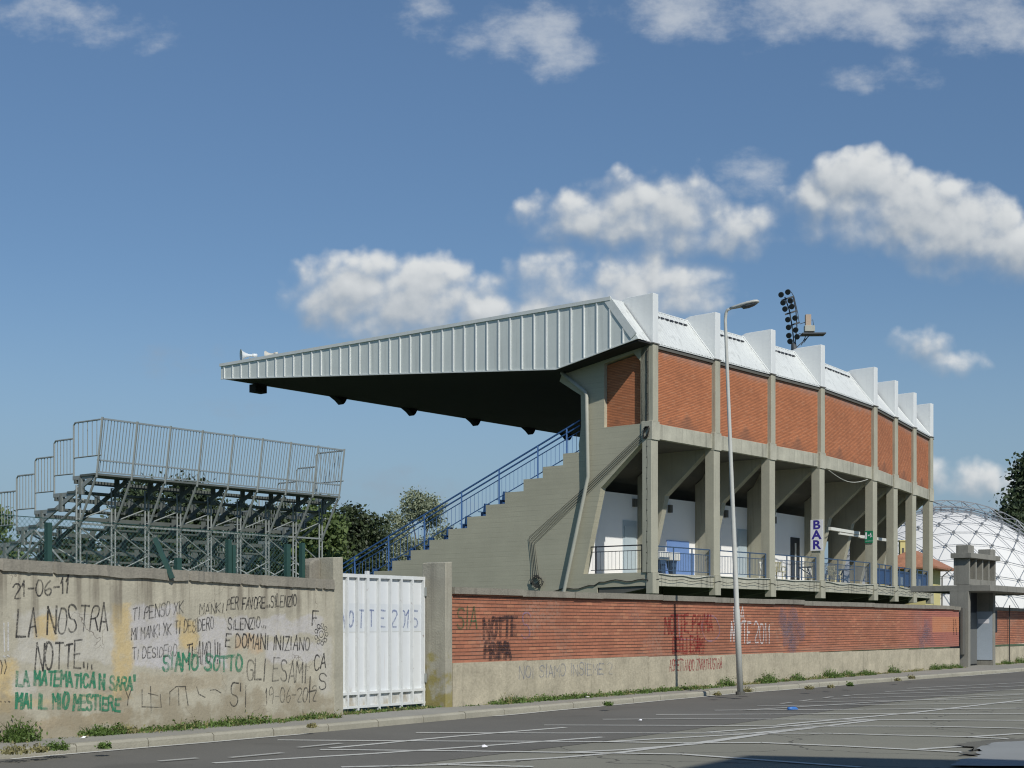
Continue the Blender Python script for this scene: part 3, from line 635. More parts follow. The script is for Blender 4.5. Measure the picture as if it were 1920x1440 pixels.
gp2 = MB().loft([[wp(9.33, -.012, 0), wp(9.53, -.012, 0), wp(9.53, .52, 0), wp(9.33, .52, 0)], [wp(9.32, -.012, 2.70), wp(9.52, -.012, 2.72), wp(9.52, .52, 2.72), wp(9.32, .52, 2.70)]]).build('gate_post', M['mosspost'], at=wp(9.43), rz=WA, bevel=.012)
tag(gp2, 'stained concrete gate post with yellow moss at its foot beside the brick wall', 'gate post')
# white metal gate, set back between the posts
gd = .5; go_ = wp(0, gd); gk = lambda px, py: ray_plane(px, py, go_, WD)
gr = empty('metal_gate', wp(8.0, gd, .1), WA)
tag(gr, 'white sheet-metal gate with vertical ribs and blue letters, between two concrete posts', 'gate')
GB, GT = .17, 2.45
MB().obox(wp(6.5, gd, GB), WD * 2.86, WN * .03, (0, 0, GT - GB - .03)).build('sheet', M['gatewhite'], gr, at=wp(8.0, gd, .1), rz=WA)
fr = MB()
for z_, h_ in ((GT - .06, .06), (.40, .045), (GB, .04)): fr.obox(wp(6.5, gd - .05, z_), WD * 2.86, WN * .049, (0, 0, h_))
for i, px in enumerate((648, 667.5, 685, 707.5, 729, 749, 770, 791)):
    t_ = gk(px, 1180)[0]; fr.obox(wp(t_ - .02, gd - .06, GB - (.05 if i % 2 else 0)), WD * (.06 if i == 2 else .04), WN * .058, (0, 0, GT - GB + (.06 if i == 2 else -.01)))
fr.build('rib_frame', M['gatedirty'], gr, at=wp(8.0, gd, .1), rz=WA)
MB().obox(wp(6.78, gd - .075, 1.20), WD * .10, WN * .06, (0, 0, .22)).build('lock_box', M['gatedirty'], gr, at=wp(8.0, gd, .1), rz=WA)
for z_ in (.55, 2.1): MB().tube([wp(9.30, gd - .075, z_), wp(9.30, gd - .075, z_ + .16)], .022, 8).build('hinge', M['galv'], gr, at=wp(8.0, gd, .1), rz=WA)
MB().obox(wp(6.5, gd - .002, 1.46), WD * 2.86, WN * .001, (0, 0, .006)).build('seam', M['pipe'], gr, at=wp(8.0, gd, .1), rz=WA)
for ch, x0_, x1_ in zip("NOTTE2015", (640, 652.5, 672.5, 691, 711, 732.5, 751.5, 761.5, 773), (647, 661, 680, 701, 721, 743, 758.5, 769, 783)):
    a_, b_ = gk(x0_, 1175), gk(x1_, 1176); zt_ = gk(x0_, 1144)[1]
    Strokes().text(ch, (a_[0] - 8.0, a_[1]), (b_[0] - 8.0, b_[1]), zt_ - a_[1], .03, rng).build('painted_letter', M['gate_blue'], gr, lambda a, d, z: wp(8.0 + a, gd + d, z), wp(8.0, gd, .1), WA, off=.002)
MB().obox(wp(6.56, gd + .3, 0), WD * 2.77, WN * .3, (0, 0, .02)).build('threshold', M['dark_conc'], gr, at=wp(8.0, gd, .1), rz=WA)

# brick street wall
def brick_wall(ta, tb, ha, hb, label, name='brick_wall'):
    root = empty(name, wp((ta + tb) / 2, .13), WA); tag(root, label, 'wall')
    wall_body(ta, tb, .84, .84, ha - .12, hb - .12, .012, .25).build('brickwork', M['street_brick'], root, at=wp(ta), rz=WA)
    base = MB(); t_ = ta
    while t_ < tb - .01:
        dt_ = min(2.4, tb - t_); j = rng.uniform(-.012, .012); base.add([], []); base.obox(wp(t_ + .004, -.012, 0), WD * (dt_ - .008), WN * .28, (0, 0, .90 + j - (t_ - 9.5) * .0045 * (1 if ta < 12 else 1.0))); t_ += dt_
    base.build('base_course', M['render'], root, at=wp(ta), rz=WA)
    c_ = MB(); t_ = ta
    while t_ < tb - .01:
        dt_ = min(rng.choice([1.1, 1.9, .8, 2.6]), tb - t_); f_ = (t_ - ta) / (tb - ta); zt_ = ha + (hb - ha) * f_ + rng.uniform(-.012, .008); c_.obox(wp(t_, -.05 - rng.uniform(0, .015), zt_ - .12 - rng.uniform(0, .012)), WD * (dt_ - .006), WN * .36, (0, 0, .12)); t_ += dt_
    c_.build('coping', M['dirty'], root, at=wp(ta), rz=WA)
    return root
bw = brick_wall(9.53, 38.62, 2.27, 2.21, 'long red brick wall with painted writing between the white gate and the entrance')
bw2 = brick_wall(42.16, 78.0, 2.22, 2.2, 'short stretch of dark pink brick wall at the right edge, beyond the concrete entrance')
TB = 9.53; fnB = wlocal(TB)
def wbp(px, py): s_, z_ = wt_(px, py); return (s_ - TB, z_)
BW = [("SIA", (857, 1180), (894, 1178), 40, 4.5, 'b_green'), ("NOTTE", (908, 1194), (968, 1191), 34, 8, 'b_black'), ("PRIMA", (909, 1233), (957, 1233), 28, 9, 'b_black'), ("S", (978, 1198), (994, 1196), 46, 3.5, 'b_lilac'),
      ("LO", (1272, 1200), (1350, 1202), 50, 3.0, 'b_lilac'), ("NOTTE PRIMA", (1247, 1186), (1336, 1184), 32, 5.2, 'b_red'), ("DEGLI ESAMI", (1262, 1223), (1320, 1222), 27, 5.2, 'b_red'),
      ("LA", (1376, 1165), (1396, 1165), 28, 4.2, 'b_white'), ("NOTTE", (1370, 1203), (1406, 1204), 38, 4.2, 'b_white'), ("2011", (1414, 1204), (1444, 1205), 36, 3.4, 'b_white'),
      ("ASPETTANDO ZARATHUSTRA", (1254, 1258), (1352, 1253), 20, 2.3, 'r_red'), ("NOI SIAMO INSIEME 2", (972, 1272), (1146, 1262), 22, 2.4, 'r_blue')]
for txt, a, b, h, w_, mt in BW:
    p0, p1 = wbp(*a), wbp(*b); sc = (wbp(a[0], a[1] - 10)[1] - p0[1]) / 10
    Strokes().text(txt, p0, p1, h * sc, w_ * sc, rng, slant=.02).build('graffiti', M[mt], bw, fnB, wp(TB), WA, off=.0 if mt[0] == 'b' else .017)
st = Strokes()
for px, yy_ in ((1461, 1150), (1480, 1148), (1470, 1175), (1492, 1170), (1478, 1200), (1730, 1170), (1736, 1185), (1725, 1190)):
    st.line([wbp(px + rng.uniform(0, 14), yy_ + k * 5 + rng.uniform(-3, 3)) for k in range(6)], .42)
st.build('graffiti', M['b_smear'], bw, fnB, wp(TB), WA, off=-.004)
st = Strokes()
for px, yy_ in ((1788, 1162), (1792, 1162), (1788, 1178), (1793, 1178)): st.line([wbp(px, yy_), wbp(px + .6, yy_ + 10)], .09)
st.build('graffiti', M['b_black'], bw, fnB, wp(TB), WA, off=.001)
for tj, wall_ in ((44.4, bw2),):
    MB().tube([wp(tj, -.075, .1), wp(tj, -.07, 1.2), wp(tj - .02, -.075, 2.12), wp(tj - .03, -.09, 2.3)], .02, 6).build('lamp_shadow_line', M['cable'], wall_, at=wp(tj), rz=WA)  # dark tube standing in for another lamp's shadow on the wall

# entrance portal
po = empty('entrance_portal', wp(40.6, .1, .1), WA); tag(po, 'grey concrete entrance with dark double door, flat canopy and a slotted box on top', 'entrance')
pk = dict(parent=po, at=wp(40.6, .1, .1), rz=WA)
MB().obox(wp(39.0, -.2, .05), WD * .22, WN * .66, (0, 0, 2.68)).build('pier', M['portal'], bevel=.01, **pk)
MB().obox(wp(41.92, -.2, .05), WD * .24, WN * .66, (0, 0, 2.68)).build('pier', M['portal'], bevel=.01, **pk)
MB().obox(wp(41.90, -.16, .3), WD * .02, WN * .6, (0, 0, 1.75)).build('pier_paint', mk('portal_blue_grey', (.36, .42, .48), .8, .1), **pk)
sl = MB(); sl.obox(wp(39.0, -.95, 2.73), WD * 8.6, WN * 2.8, (0, 0, .21)); sl.build('canopy', M['portal'], bevel=.01, **pk)
bx_ = MB(); bx_.obox(wp(39.0, .22, 2.95), WD * 3.15, WN * .1, (0, 0, .92)); bx_.obox(wp(39.0, -.22, 2.95), WD * 3.15, WN * .44, (0, 0, .2))
for k in range(5): bx_.obox(wp(39.0 + k * .755, -.22, 3.14), WD * .12, WN * .44, (0, 0, .73))
bx_.build('slotted_box', M['portal'], bevel=.008, **pk)
MB().obox(wp(38.85, -.34, 3.872), WD * 3.45, WN * .72, (0, 0, .18)).build('cap_beam', M['portal'], bevel=.01, **pk)
for k, h_ in ((0, .28), (2.55, .24)): MB().obox(wp(39.0 + k, -.2, 4.05), WD * .62, WN * .44, (0, 0, h_)).build('stub', M['portal'], bevel=.012, **pk)
dr = MB(); dr.obox(wp(39.22, .40, .12), WD * 2.7, WN * .05, (0, 0, 2.6)); dr.build('door', M['dark'], **pk)
for k in range(2): MB().obox(wp(39.26 + k * 1.33, .38, .16), WD * 1.28, WN * .018, (0, 0, 1.85)).build('door_panel', mk('door_grey_%d' % k, (.13, .135, .13), .6, .1), **pk)
MB().obox(wp(38.70, -.09, .55), WD * .28, WN * .08, (0, 0, 1.6)).build('meter_box', M['dark_conc'], **pk)
MB().obox(wp(41.895, -.05, 1.62), WD * .005, WN * .4, (0, 0, .16)).build('name_plate', M['sign_white'], **pk)
MB().obox(wp(42.5, -.01, 1.3), WD * .55, WN * .02, (0, 0, .85)).build('canopy_shadow_sheet', M['dark'], bw2, at=wp(42.5), rz=WA)  # dark sheet put in for the canopy's shadow beside the pier

# green chain-link fence on the left wall
fd = .42; fo = wp(0, fd); fk = lambda px, py: ray_plane(px, py, fo, WD)
fe = empty('chain_link_fence', wp(3, fd, 2.3), WA); tag(fe, 'green chain-link fence with leaning posts rising behind the graffitied wall', 'fence'); fkw = dict(parent=fe, at=wp(3, fd, 2.3), rz=WA)
for px, y0, w_ in ((90, 980, .075), (428, 1012, .07), (436, 1022, .06), (538, 1020, .09), (566, 1018, .07), (333, 1046, .09)):
    t_, z_ = fk(px, y0); MB().obox(wp(t_ - w_ / 2, fd - .04, .2), WD * w_, WN * .07, (0, 0, z_ - .2)).build('fence_post', M['green'], **fkw)
a_, b_ = fk(266, 1010), fk(274, 1083); MB().bar(wp(a_[0], .15, a_[1]), wp(b_[0] + .05, -.07, b_[1] - .02), .06).build('leaning_post', M['green'], **fkw)
wm = MB(); za, zb_ = 2.2, 3.02; H_ = zb_ - za; x_ = -1.0 - H_
while x_ < 5.75:
    for sg in (1, -1):
        a0_, a1_ = (x_, x_ + H_) if sg > 0 else (x_ + H_, x_)
        f0_, f1_ = 0.0, 1.0
        def clampf(a, b):
            lo, hi = 0.0, 1.0
            for lim, s_ in ((-1.0, 1), (5.72, -1)):
                fa, fb_ = (a - lim) * s_, (b - lim) * s_
                if fa < 0 and fb_ < 0: return None
                if fa < 0: lo = max(lo, fa / (fa - fb_))
                if fb_ < 0: hi = min(hi, fa / (fa - fb_))
            return lo, hi
        cl = clampf(a0_, a1_)
        if cl and cl[1] - cl[0] > .02:
            q = [wp(a0_ + (a1_ - a0_) * f, fd + .003 * sg, za + H_ * f) for f in cl]; wm.tube(q, .0026, 3, False)
    x_ += .075
wm.tube([wp(-1, fd, zb_), wp(5.7, fd, zb_ - .02)], .005, 4)
wm.build('wire_mesh', M['greenwire'], fix=False, **fkw)

# street lamp
lb = ray_ground(1388, 1301, .112); lt_ = ray_depth(1359.5, 590, lb.y + .05)
lp = empty('street_lamp', lb); tag(lp, 'tall leaning grey street lamp standing at the kerb in front of the brick wall', 'street lamp')
ln = (lt_ - lb)
pole = [lb + ln * f for f in (0, .22, .225, .6, .985)]; tip_ = lb + ln; od = Vector((.82, -.57, 0))
pole += [tip_ + Vector((.02, 0, .03)), tip_ + od * .05 + Vector((0, 0, .09)), tip_ + od * .17 + Vector((0, 0, .13))]
MB().tube(pole, [.066, .062, .054, .042, .034, .033, .031, .03], 14).build('pole', M['lamp'], lp, at=lb, smooth=True)
MB().tube([lb + Vector((0, 0, -.02)), lb + Vector((0, 0, .05))], .10, 14).build('collar', M['dark_conc'], lp, at=lb)
hd = MB(); hp = tip_ + od * .12 + Vector((0, 0, .12)); ux_, uz_ = (od + Vector((0, 0, .10))).normalized(), Vector((0, 0, 1)); uy_ = ux_.cross(uz_).normalized(); secs = []
for f, hw_, ht, hb_ in ((0, .035, .03, .025), (.10, .05, .04, .035), (.25, .08, .052, .042), (.43, .105, .058, .036), (.57, .10, .054, .032), (.64, .075, .042, .022), (.665, .035, .02, .008)):
    c_ = hp + ux_ * f; secs.append([c_ + uy_ * hw_ * math.cos(a) + uz_ * ((ht if math.sin(a) > 0 else hb_) * math.sin(a)) for a in [2 * math.pi * k / 14 for k in range(14)]])
hd.loft(secs).build('lamp_head', M['lamp'], lp, at=lb, smooth=True)
ls = MB(); secs = []
for f, hw_, dp in ((.26, .045, .01), (.31, .07, .06), (.42, .085, .066), (.55, .08, .045), (.62, .05, .015)):
    c_ = hp + ux_ * f - uz_ * .026; secs.append([c_ + uy_ * hw_ * math.cos(a) + uz_ * (.0 if math.sin(a) > 0 else dp * math.sin(a)) for a in [2 * math.pi * k / 12 for k in range(12)]])
ls.loft(secs).build('lens', M['lampdark'], lp, at=lb, smooth=True)

# ------------------------------------------------------------------ grandstand
AN = [39.7] * 3 + [33.6] + [27.4] * 3; BL = [4.87] * 3 + [7.5] + [4.85] * 3
P = [Vector((5.81, 61.0, 0))]
for a, l in zip(AN, BL): P.append(P[-1] + Vector((math.sin(R(a)), math.cos(R(a)), 0)) * l)
U = [(P[i + 1] - P[i]).normalized() for i in range(7)]; U1 = U[0]; W1 = Vector((-U1.y, U1.x, 0))
TIP = P[0] - U1 * 1.1 + W1 * 26.45
cum = [0]
for l in BL: cum.append(cum[-1] + l)
Fr = [TIP + U1 * (1.1 + c) for c in cum]
D = [(Fr[i] - P[i]).normalized() for i in range(8)]; LEN = [(Fr[i] - P[i]).length for i in range(8)]
UT = [Vector((d.y, -d.x, 0)) for d in D]                     # along the facade at each frame
def gp(i, s, z, t=0.0): return P[i] + D[i] * s + UT[i] * t + Vector((0, 0, z))
GO = Vector((0.5, 70, 0)); gs = empty('grandstand', GO)
tag(gs, 'covered grandstand with brick panels, concrete piers and a long white cantilevered roof', 'grandstand')
gk_ = dict(parent=gs, at=GO)
TS = [3.62, 4.5, 5.63, 6.72, 7.8, 8.93, 10.06, 11.22, 12.42, 13.63, 14.85, 16.09, 17.3]; TZ = [9.0, 8.5, 8.02, 7.5, 7.0, 6.51, 6.0, 5.53, 5.09, 4.63, 4.16, 3.7]
step = []
for k in range(12): step += [(TS[k], TZ[k]), (TS[k + 1], TZ[k])]
def sof(s): return 12.52 + .181 * (4.2 - s) if s < 4.2 else 12.52 + (s - 4.2) * .0885
# end wall with brick opening and terrace opening
outer = [(-.0, 3.2), (2.66, 3.15), (2.66, .1), (17.3, .1)] + step[::-1] + [(3.65, 9.32), (3.52, 10.11), (3.54, 11.44), (4.7, 12.16), (4.55, 12.5), (4.2, 12.49), (0.0, 13.25)]
h1_ = [(2.29, 9.95), (.42, 9.95), (.42, 12.55), (.78, 12.93), (2.29, 12.66)]
h2_ = [(.3, 3.75), (.3, 9.22), (2.47, 7.39), (3.40, 3.75)]
AW = math.atan2(W1.y, W1.x); AU = math.atan2(U1.y, U1.x)
MB().prism([outer, h1_, h2_], lambda a, b, t: gp(0, a, b, t), -.2, .15).build('end_wall', M['end_concrete'], gs, at=gp(0, 0, 0, -.2), rz=AW)
MB().prism([[(.38, 9.9), (2.33, 9.9), (2.33, 12.6), (.38, 12.95)]], lambda a, b, t: gp(0, a, b, t), 0.0, .1).build('brick_panel', M['brick'], gs, at=gp(0, .38, 9.95, 0), rz=AW)
for i in range(1, 8):
    MB().prism([[(.05, 9.9), (.3, 9.22), (2.47, 7.39), (3.4, 3.72), (3.98, 3.72), (3.98, 8.32), (3.6, 8.58), (3.2, 9.28)]], lambda a, b, t: gp(i, a, b, t), -.17, .17).build('raker_frame', M['concrete'], gs, at=gp(i, 0, 0), rz=math.atan2(D[i].y, D[i].x))
# seating deck, terrace, ground floor wall
sec = [(.12, 9.32), (.12, 9.6), (3.62, 9.6), (3.62, 9.0)] + [(s, z + .015) for s, z in step] + [(17.3, 3.2), (16.0, 3.3), (4.5, 8.05), (3.62, 8.62), (3.2, 9.3)]
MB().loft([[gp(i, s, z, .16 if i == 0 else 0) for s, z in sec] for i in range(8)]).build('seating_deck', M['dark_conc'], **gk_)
MB().loft([[gp(i, s, z, .16 if i == 0 else 0) for s, z in ((.1, 3.5), (.1, 3.72), (4.7, 3.72), (4.7, 3.5))] for i in range(8)]).build('terrace_floor', M['render'], **gk_)
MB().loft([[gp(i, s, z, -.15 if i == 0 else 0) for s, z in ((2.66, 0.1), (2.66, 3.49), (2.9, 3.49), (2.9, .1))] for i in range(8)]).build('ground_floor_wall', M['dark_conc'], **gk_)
for i in range(8):
    rz_i = math.atan2(UT[i].y, UT[i].x); o_ = gp(i, 0, 0)
    def pc(name, s0, s1, z0, z1, t0, t1, mat, bev=.012): return MB().obox(gp(i, s0, z0, t0), UT[i] * (t1 - t0), D[i] * (s1 - s0), (0, 0, z1 - z0)).build(name, mat, gs, at=o_, rz=rz_i, bevel=bev)
    pc('column', -.15, .31, 3.74, 9.34, -.25, .25, M['concrete'])
    pc('pier', -.2, .42 if i == 0 else .3, 9.98, 13.22, -.2, .2, M['concrete'])
    pc('beam_block', -.2, .35, 9.24, 10.02, -.26, .3, M['beam'])
    pc('bracket', -.22, .12, 2.86, 3.735, -.24, .22, M['concrete'])
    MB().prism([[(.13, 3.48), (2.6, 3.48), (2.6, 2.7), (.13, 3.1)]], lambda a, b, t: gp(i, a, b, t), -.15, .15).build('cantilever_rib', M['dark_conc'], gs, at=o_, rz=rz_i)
    MB().prism([[(-.205, 13.26), (-.205, 15.32), (1.15, 15.30), (2.0, 15.02), (2.0, 13.7), (.2, 13.2)]], lambda a, b, t: gp(i, a, b, t), -.2, .2).build('roof_fin', M['white'], gs, at=o_, rz=rz_i, bevel=.015)
    pc('pier_cap', -.24, .3, 13.215, 13.262, -.24, .24, M['dark_conc'], 0)
for i in range(7):
    a0_, b0_ = P[i], P[i + 1]; u = U[i]; n_ = Vector((-u.y, u.x, 0)); L_ = BL[i]; ra = math.atan2(u.y, u.x)
    bp = lambda t, s, z: a0_ + u * t + n_ * s + Vector((0, 0, z))
    MB().obox(bp(.15, .0, 9.94), u * (L_ - .3), n_ * .18, (0, 0, 3.3)).build('brick_panel', M['brick'], gs, at=bp(0, 0, 9.95), rz=ra)
    MB().obox(bp(.2, -.06, 9.32), u * (L_ - .4), n_ * .34, (0, 0, .64)).build('edge_beam', M['beam'], gs, at=bp(0, 0, 9.3), rz=ra, bevel=.012)
    MB().obox(bp(.2, -.12, 3.18), u * (L_ - .4), n_ * .215, (0, 0, .53)).build('slab_edge', M['beam'], gs, at=bp(0, 0, 3.2), rz=ra, bevel=.012)
    # white back wall
    if i < 5:
        q0, q1 = gp(i, 4.0, 0), gp(i + 1, 4.0, 0); du = q1 - q0; fr_ = 1.0
        if i == 4: fr_ = .75
        MB().obox(q0 + Vector((0, 0, 3.725)), du * fr_, n_ * .15, (0, 0, 3.78)).build('back_wall', M['whitewall'], gs, at=q0, rz=math.atan2(du.y, du.x))
    # railing
    rl = MB(); r0, r1 = .28, L_ - .28
    for z_, w_ in ((4.86, .05), (4.62, .03), (3.86, .03)): rl.bar(bp(r0, .05, z_), bp(r1, .05, z_), w_)
    nb = int((r1 - r0) / .13)
    for k in range(nb + 1): t_ = r0 + (r1 - r0) * k / nb; rl.bar(bp(t_, .05, 3.86), bp(t_, .05, 4.62), .014)
    for k in range(4): t_ = r0 + (r1 - r0) * k / 3; rl.bar(bp(t_, .05, 3.72), bp(t_, .05, 4.86), .055)
    rl.build('railing', M['railblue'], gs, at=bp(0, 0, 3.7), rz=ra)
    if i >= 4:
        MB().obox(bp(.35, .12, 3.8), u * (L_ - .7), n_ * .02, (0, 0, .86)).build('blue_panel', M['blue'], gs, at=bp(0, 0, 3.7), rz=ra)
        if i >= 5:
            for k in (1.3, 2.3): MB().obox(bp(k, .095, 3.82), u * .55, n_ * .02, (0, 0, .5)).build('pale_panel', M['grey_door'], gs, at=bp(0, 0, 3.7), rz=ra)
    # corrugated rear cladding
    cl_ = MB(); npf = int((L_ - .4) / .11); rows = [[], []]
    for k in range(npf + 1):
        t_ = .2 + (L_ - .4) * k / npf; hgt = .022 if k % 2 else 0.0
        for r_, (s_, z_) in enumerate(((-.14, 13.27), (1.3, 15.13))): rows[r_].append(bp(t_, s_ - .79 * hgt, z_ + .61 * hgt))
    cl_.add(rows[0] + rows[1], [(k, k + 1, npf + 2 + k, npf + 1 + k) for k in range(npf)])
    cl_.add([bp(.2, -.14, 13.27), bp(L_ - .2, -.14, 13.27), bp(L_ - .2, -.14, 13.22), bp(.2, -.14, 13.22)], [(0, 1, 2, 3)])
    cp_ = cl_.build('cladding', M['clad'], gs, at=bp(0, 0, 13.2), rz=ra)
    tr_ = MB()
    tr_.bar(bp(L_ - .23, -.15, 13.29), bp(L_ - .23, 1.28, 15.14), .06, .03, up=(n_.x, n_.y, .7)); tr_.bar(bp(.2, 1.29, 15.13), bp(L_ - .2, 1.29, 15.13), .07, .04)
    tr_.build('cladding_trim', M['white'], cp_, at=bp(0, 0, 13.2), rz=ra)
    ds = MB(); nd_ = int((L_ - .7) / .36)
    for k in range(nd_): ds.obox(bp(.35 + k * .36, 1.0 - .03, 14.755 + .02), u * .26, n_ * .05 + Vector((0, 0, .065)), -n_ * .02 + Vector((0, 0, .016)))
    ds.build('vent_slot', M['dark'], cp_, at=bp(0, 0, 13.2), rz=ra)
    MB().obox(bp(.2, -.1, 13.08), u * (L_ - .4), n_ * .1, (0, 0, .12)).build('gutter', M['dark_conc'], gs, at=bp(0, 0, 13.1), rz=ra)
# roof: deck, soffit, fascia
ST = [(P[0] - U1 * 1.1, W1, 26.45)] + [(P[i], D[i], LEN[i]) for i in range(8)] + [(P[7] + U[6] * 1.1, D[7], LEN[7])]
rp = lambda st_, s, z: st_[0] + st_[1] * s + Vector((0, 0, z))
MB().loft([[rp(q, 1.28, 15.02), rp(q, 1.28, 15.14), rp(q, q[2], 15.2), rp(q, q[2], 15.05)] for q in ST]).build('roof_deck', M['trim'], **gk_)
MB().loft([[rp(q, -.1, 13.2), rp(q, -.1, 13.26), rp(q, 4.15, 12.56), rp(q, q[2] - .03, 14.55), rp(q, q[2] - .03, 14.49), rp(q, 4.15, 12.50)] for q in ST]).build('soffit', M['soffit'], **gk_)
MB().loft([[rp(q, q[2] - .02, 14.48), rp(q, q[2] + .04, 14.48), rp(q, q[2] + .04, 15.2), rp(q, q[2] - .02, 15.2)] for q in ST]).build('front_fascia', M['fascia'], **gk_)
fp = lambda s, z, o=0.0: P[0] - U1 * (1.1 + o) + W1 * s + Vector((0, 0, z))
fa = MB().prism([[(-.12, 13.31), (4.15, 12.51), (26.45, 14.47), (26.45, 15.2), (1.25, 15.13)]], lambda a, b, t: fp(a, b, t), .0, .06).build('fascia', M['fascia'], gs, at=fp(0, 13, 0), rz=AW)
rb = MB(); s_ = .62
while s_ < 26.2:
    zt = 15.05 if s_ > 1.55 else 13.31 + (s_ + .12 - .38) * 1.33
    zb = (12.51 + (4.15 - s_) * .187 if s_ < 4.15 else 12.51 + (s_ - 4.15) * .0879) + .02
    if zt > zb + .1: MB().obox(fp(s_ - .03, zb, .055), W1 * .06, -U1 * .05, (0, 0, zt - zb)).build('seam', M['white'], fa, at=fp(0, 13, 0), rz=AW)
    s_ += .672
tm = MB(); tm.bar(fp(1.25, 15.12, .09), fp(26.5, 15.19, .09), .07, .15); tm.bar(fp(.08, 13.42, .08), fp(1.42, 15.12, .08), .05, .34)
tm.bar(fp(-.12, 13.30, .07), fp(4.15, 12.50, .07), .05, .05); tm.bar(fp(4.15, 12.50, .07), fp(26.45, 14.46, .07), .05, .05)
tm.build('fascia_trim', M['trim'], fa, at=fp(0, 13, 0), rz=AW)
q0, q1 = ST[0], ST[1]; cl_ = MB(); npf = 8; rows = [[], []]
for k in range(npf + 1):
    t_ = 1.1 - .2; hgt = .022 if k % 2 else 0
    for r_, (s_, z_) in enumerate(((-.14, 13.27), (1.3, 15.13))): rows[r_].append(fp(s_ - .79 * hgt, z_ + .61 * hgt, -.9 * k / npf + .06))
cl_.add(rows[0] + rows[1], [(k, k + 1, npf + 2 + k, npf + 1 + k) for k in range(npf)]); cl_.build('cladding', M['clad'], **gk_)
for dd in (8.1, 13.9, 19.7, 25.2, 29.2):
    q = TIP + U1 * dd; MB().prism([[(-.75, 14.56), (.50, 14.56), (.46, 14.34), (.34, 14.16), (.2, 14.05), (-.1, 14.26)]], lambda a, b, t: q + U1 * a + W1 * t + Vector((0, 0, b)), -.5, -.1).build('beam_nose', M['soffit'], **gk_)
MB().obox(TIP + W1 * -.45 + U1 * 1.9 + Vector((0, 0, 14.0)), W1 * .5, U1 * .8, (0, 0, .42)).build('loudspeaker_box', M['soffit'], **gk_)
# downpipe and cables on the end wall
MB().tube([gp(0, 4.45, 12.5, -.38), gp(0, 3.2, 11.55, -.38), gp(0, 3.10, 11.40, -.38), gp(0, 3.02, 7.9, -.38), gp(0, 4.32, 3.0, -.38), gp(0, 4.7, 1.0, -.38)], .085, 10).build('downpipe', M['pipe'], smooth=True, **gk_)
cb = MB()
for k in range(4):
    o_ = k * .11; cb.tube([gp(0, .2 + o_ * .2, 9.62 - o_, -.25), gp(0, 3.2, 7.55 - o_ * .95 - .05, -.27), gp(0, 6.36 - o_ * .9, 5.44 - o_ * .8, -.25), gp(0, 6.2 - o_ * .8, 4.4, -.26), gp(0, 6.15 - o_ * 1.1, 3.62, -.27)], .011, 5)
for k in range(9):
    a_ = rng.uniform(0, 6.28); cb.tube([gp(0, 5.9 + .25 * math.cos(a_ + j * .9) + .03 * j - k * .03, 3.55 + .22 * math.sin(a_ + j * .9) - k * .02, -.27 - .01 * k) for j in range(8)], .013, 4)
    cb.tube([gp(0, .08 + .16 * math.cos(a_ + j), 9.55 + .25 * math.sin(a_ + j * .8), -.27 - .008 * k) for j in range(7)], .013, 4)
cb.tube([gp(0, .07 + .015 * math.sin(k * 2.1), 13.0 - k * .42, -.235) for k in range(24)], .02, 5)
cb.tube([gp(0, .0 + k * .28, 3.42 + .05 * math.sin(k * 1.3) - (.02 * k if k > 9 else 0), -.235) for k in range(20)], .022, 5)
for k in range(22): cb.obox(gp(0, .045, 12.9 - k * .44, -.25), D[0] * .06, UT[0] * .03, (0, 0, .05))
cb.build('cables', M['cable'], **gk_)
sc_ = MB(); bc = MB()
for i in range(7):
    a0_ = P[i]; u = U[i]; n_ = Vector((-u.y, u.x, 0)); k_ = 14; ph = i * 1.7; sag = .10 if i in (0, 3) else .03
    sc_.tube([a0_ + u * (.2 + (BL[i] - .4) * k / k_) + n_ * -.16 + Vector((0, 0, 3.70 - sag * math.sin(math.pi * k / k_) ** 2 * (1 + .6 * math.sin(k * .8 + ph)))) for k in range(k_ + 1)], .022, 5)
    bc.tube([a0_ + u * (BL[i] * k / k_) + n_ * -.24 + Vector((0, 0, 3.45 + .04 * math.sin(k * 1.4 + ph))) for k in range(k_ + 1)], .012, 4)
sc_.build('slab_cable', M['whitecable'], **gk_); bc.build('wire_run', M['cable'], **gk_)
bc = MB().tube([P[3] + U[3] * (1.0 + k * .5) - Vector((-U[3].y, U[3].x, 0)) * .1 + Vector((0, 0, 9.25 - .35 * math.sin(math.pi * k / 11))) for k in range(12)], .02, 5); bc.build('hanging_wire', M['whitecable'], **gk_)
# stair railing and end railing
sr = MB(); zt = lambda s: 10.42 - (s - 3.65) * .3953; rt = -.02
for off, w_ in ((0, .06), (-.22, .055), (-.46, .035), (-1.27, .035)): sr.bar(gp(0, 3.72, zt(3.72) + off, rt), gp(0, 18.6, zt(18.6) + off, rt), w_)
s_ = 3.9
while s_ < 18.5: sr.bar(gp(0, s_, zt(s_) - 1.27, rt), gp(0, s_, zt(s_) - .46, rt), .018); s_ += .235
for s_ in (4.44, 6.05, 8.29, 10.56, 12.91, 15.27, 17.6): sr.bar(gp(0, s_, zt(s_) - 1.9, rt), gp(0, s_, zt(s_), rt), .07)
sr.build('stair_railing', M['blue'], **gk_)
er = MB()
for z_, w_ in ((4.9, .05), (4.68, .03), (3.9, .03)): er.bar(gp(0, .35, z_, -.05), gp(0, 3.1, z_, -.05), w_)
for k in range(14): s_ = .4 + k * .2; er.bar(gp(0, s_, 3.9, -.05), gp(0, s_, 4.68, -.05), .014)
for s_ in (.45, 2.85): er.bar(gp(0, s_, 3.74, -.05), gp(0, s_, 4.9, -.05), .07)
er.build('end_railing', M['dark'], **gk_)
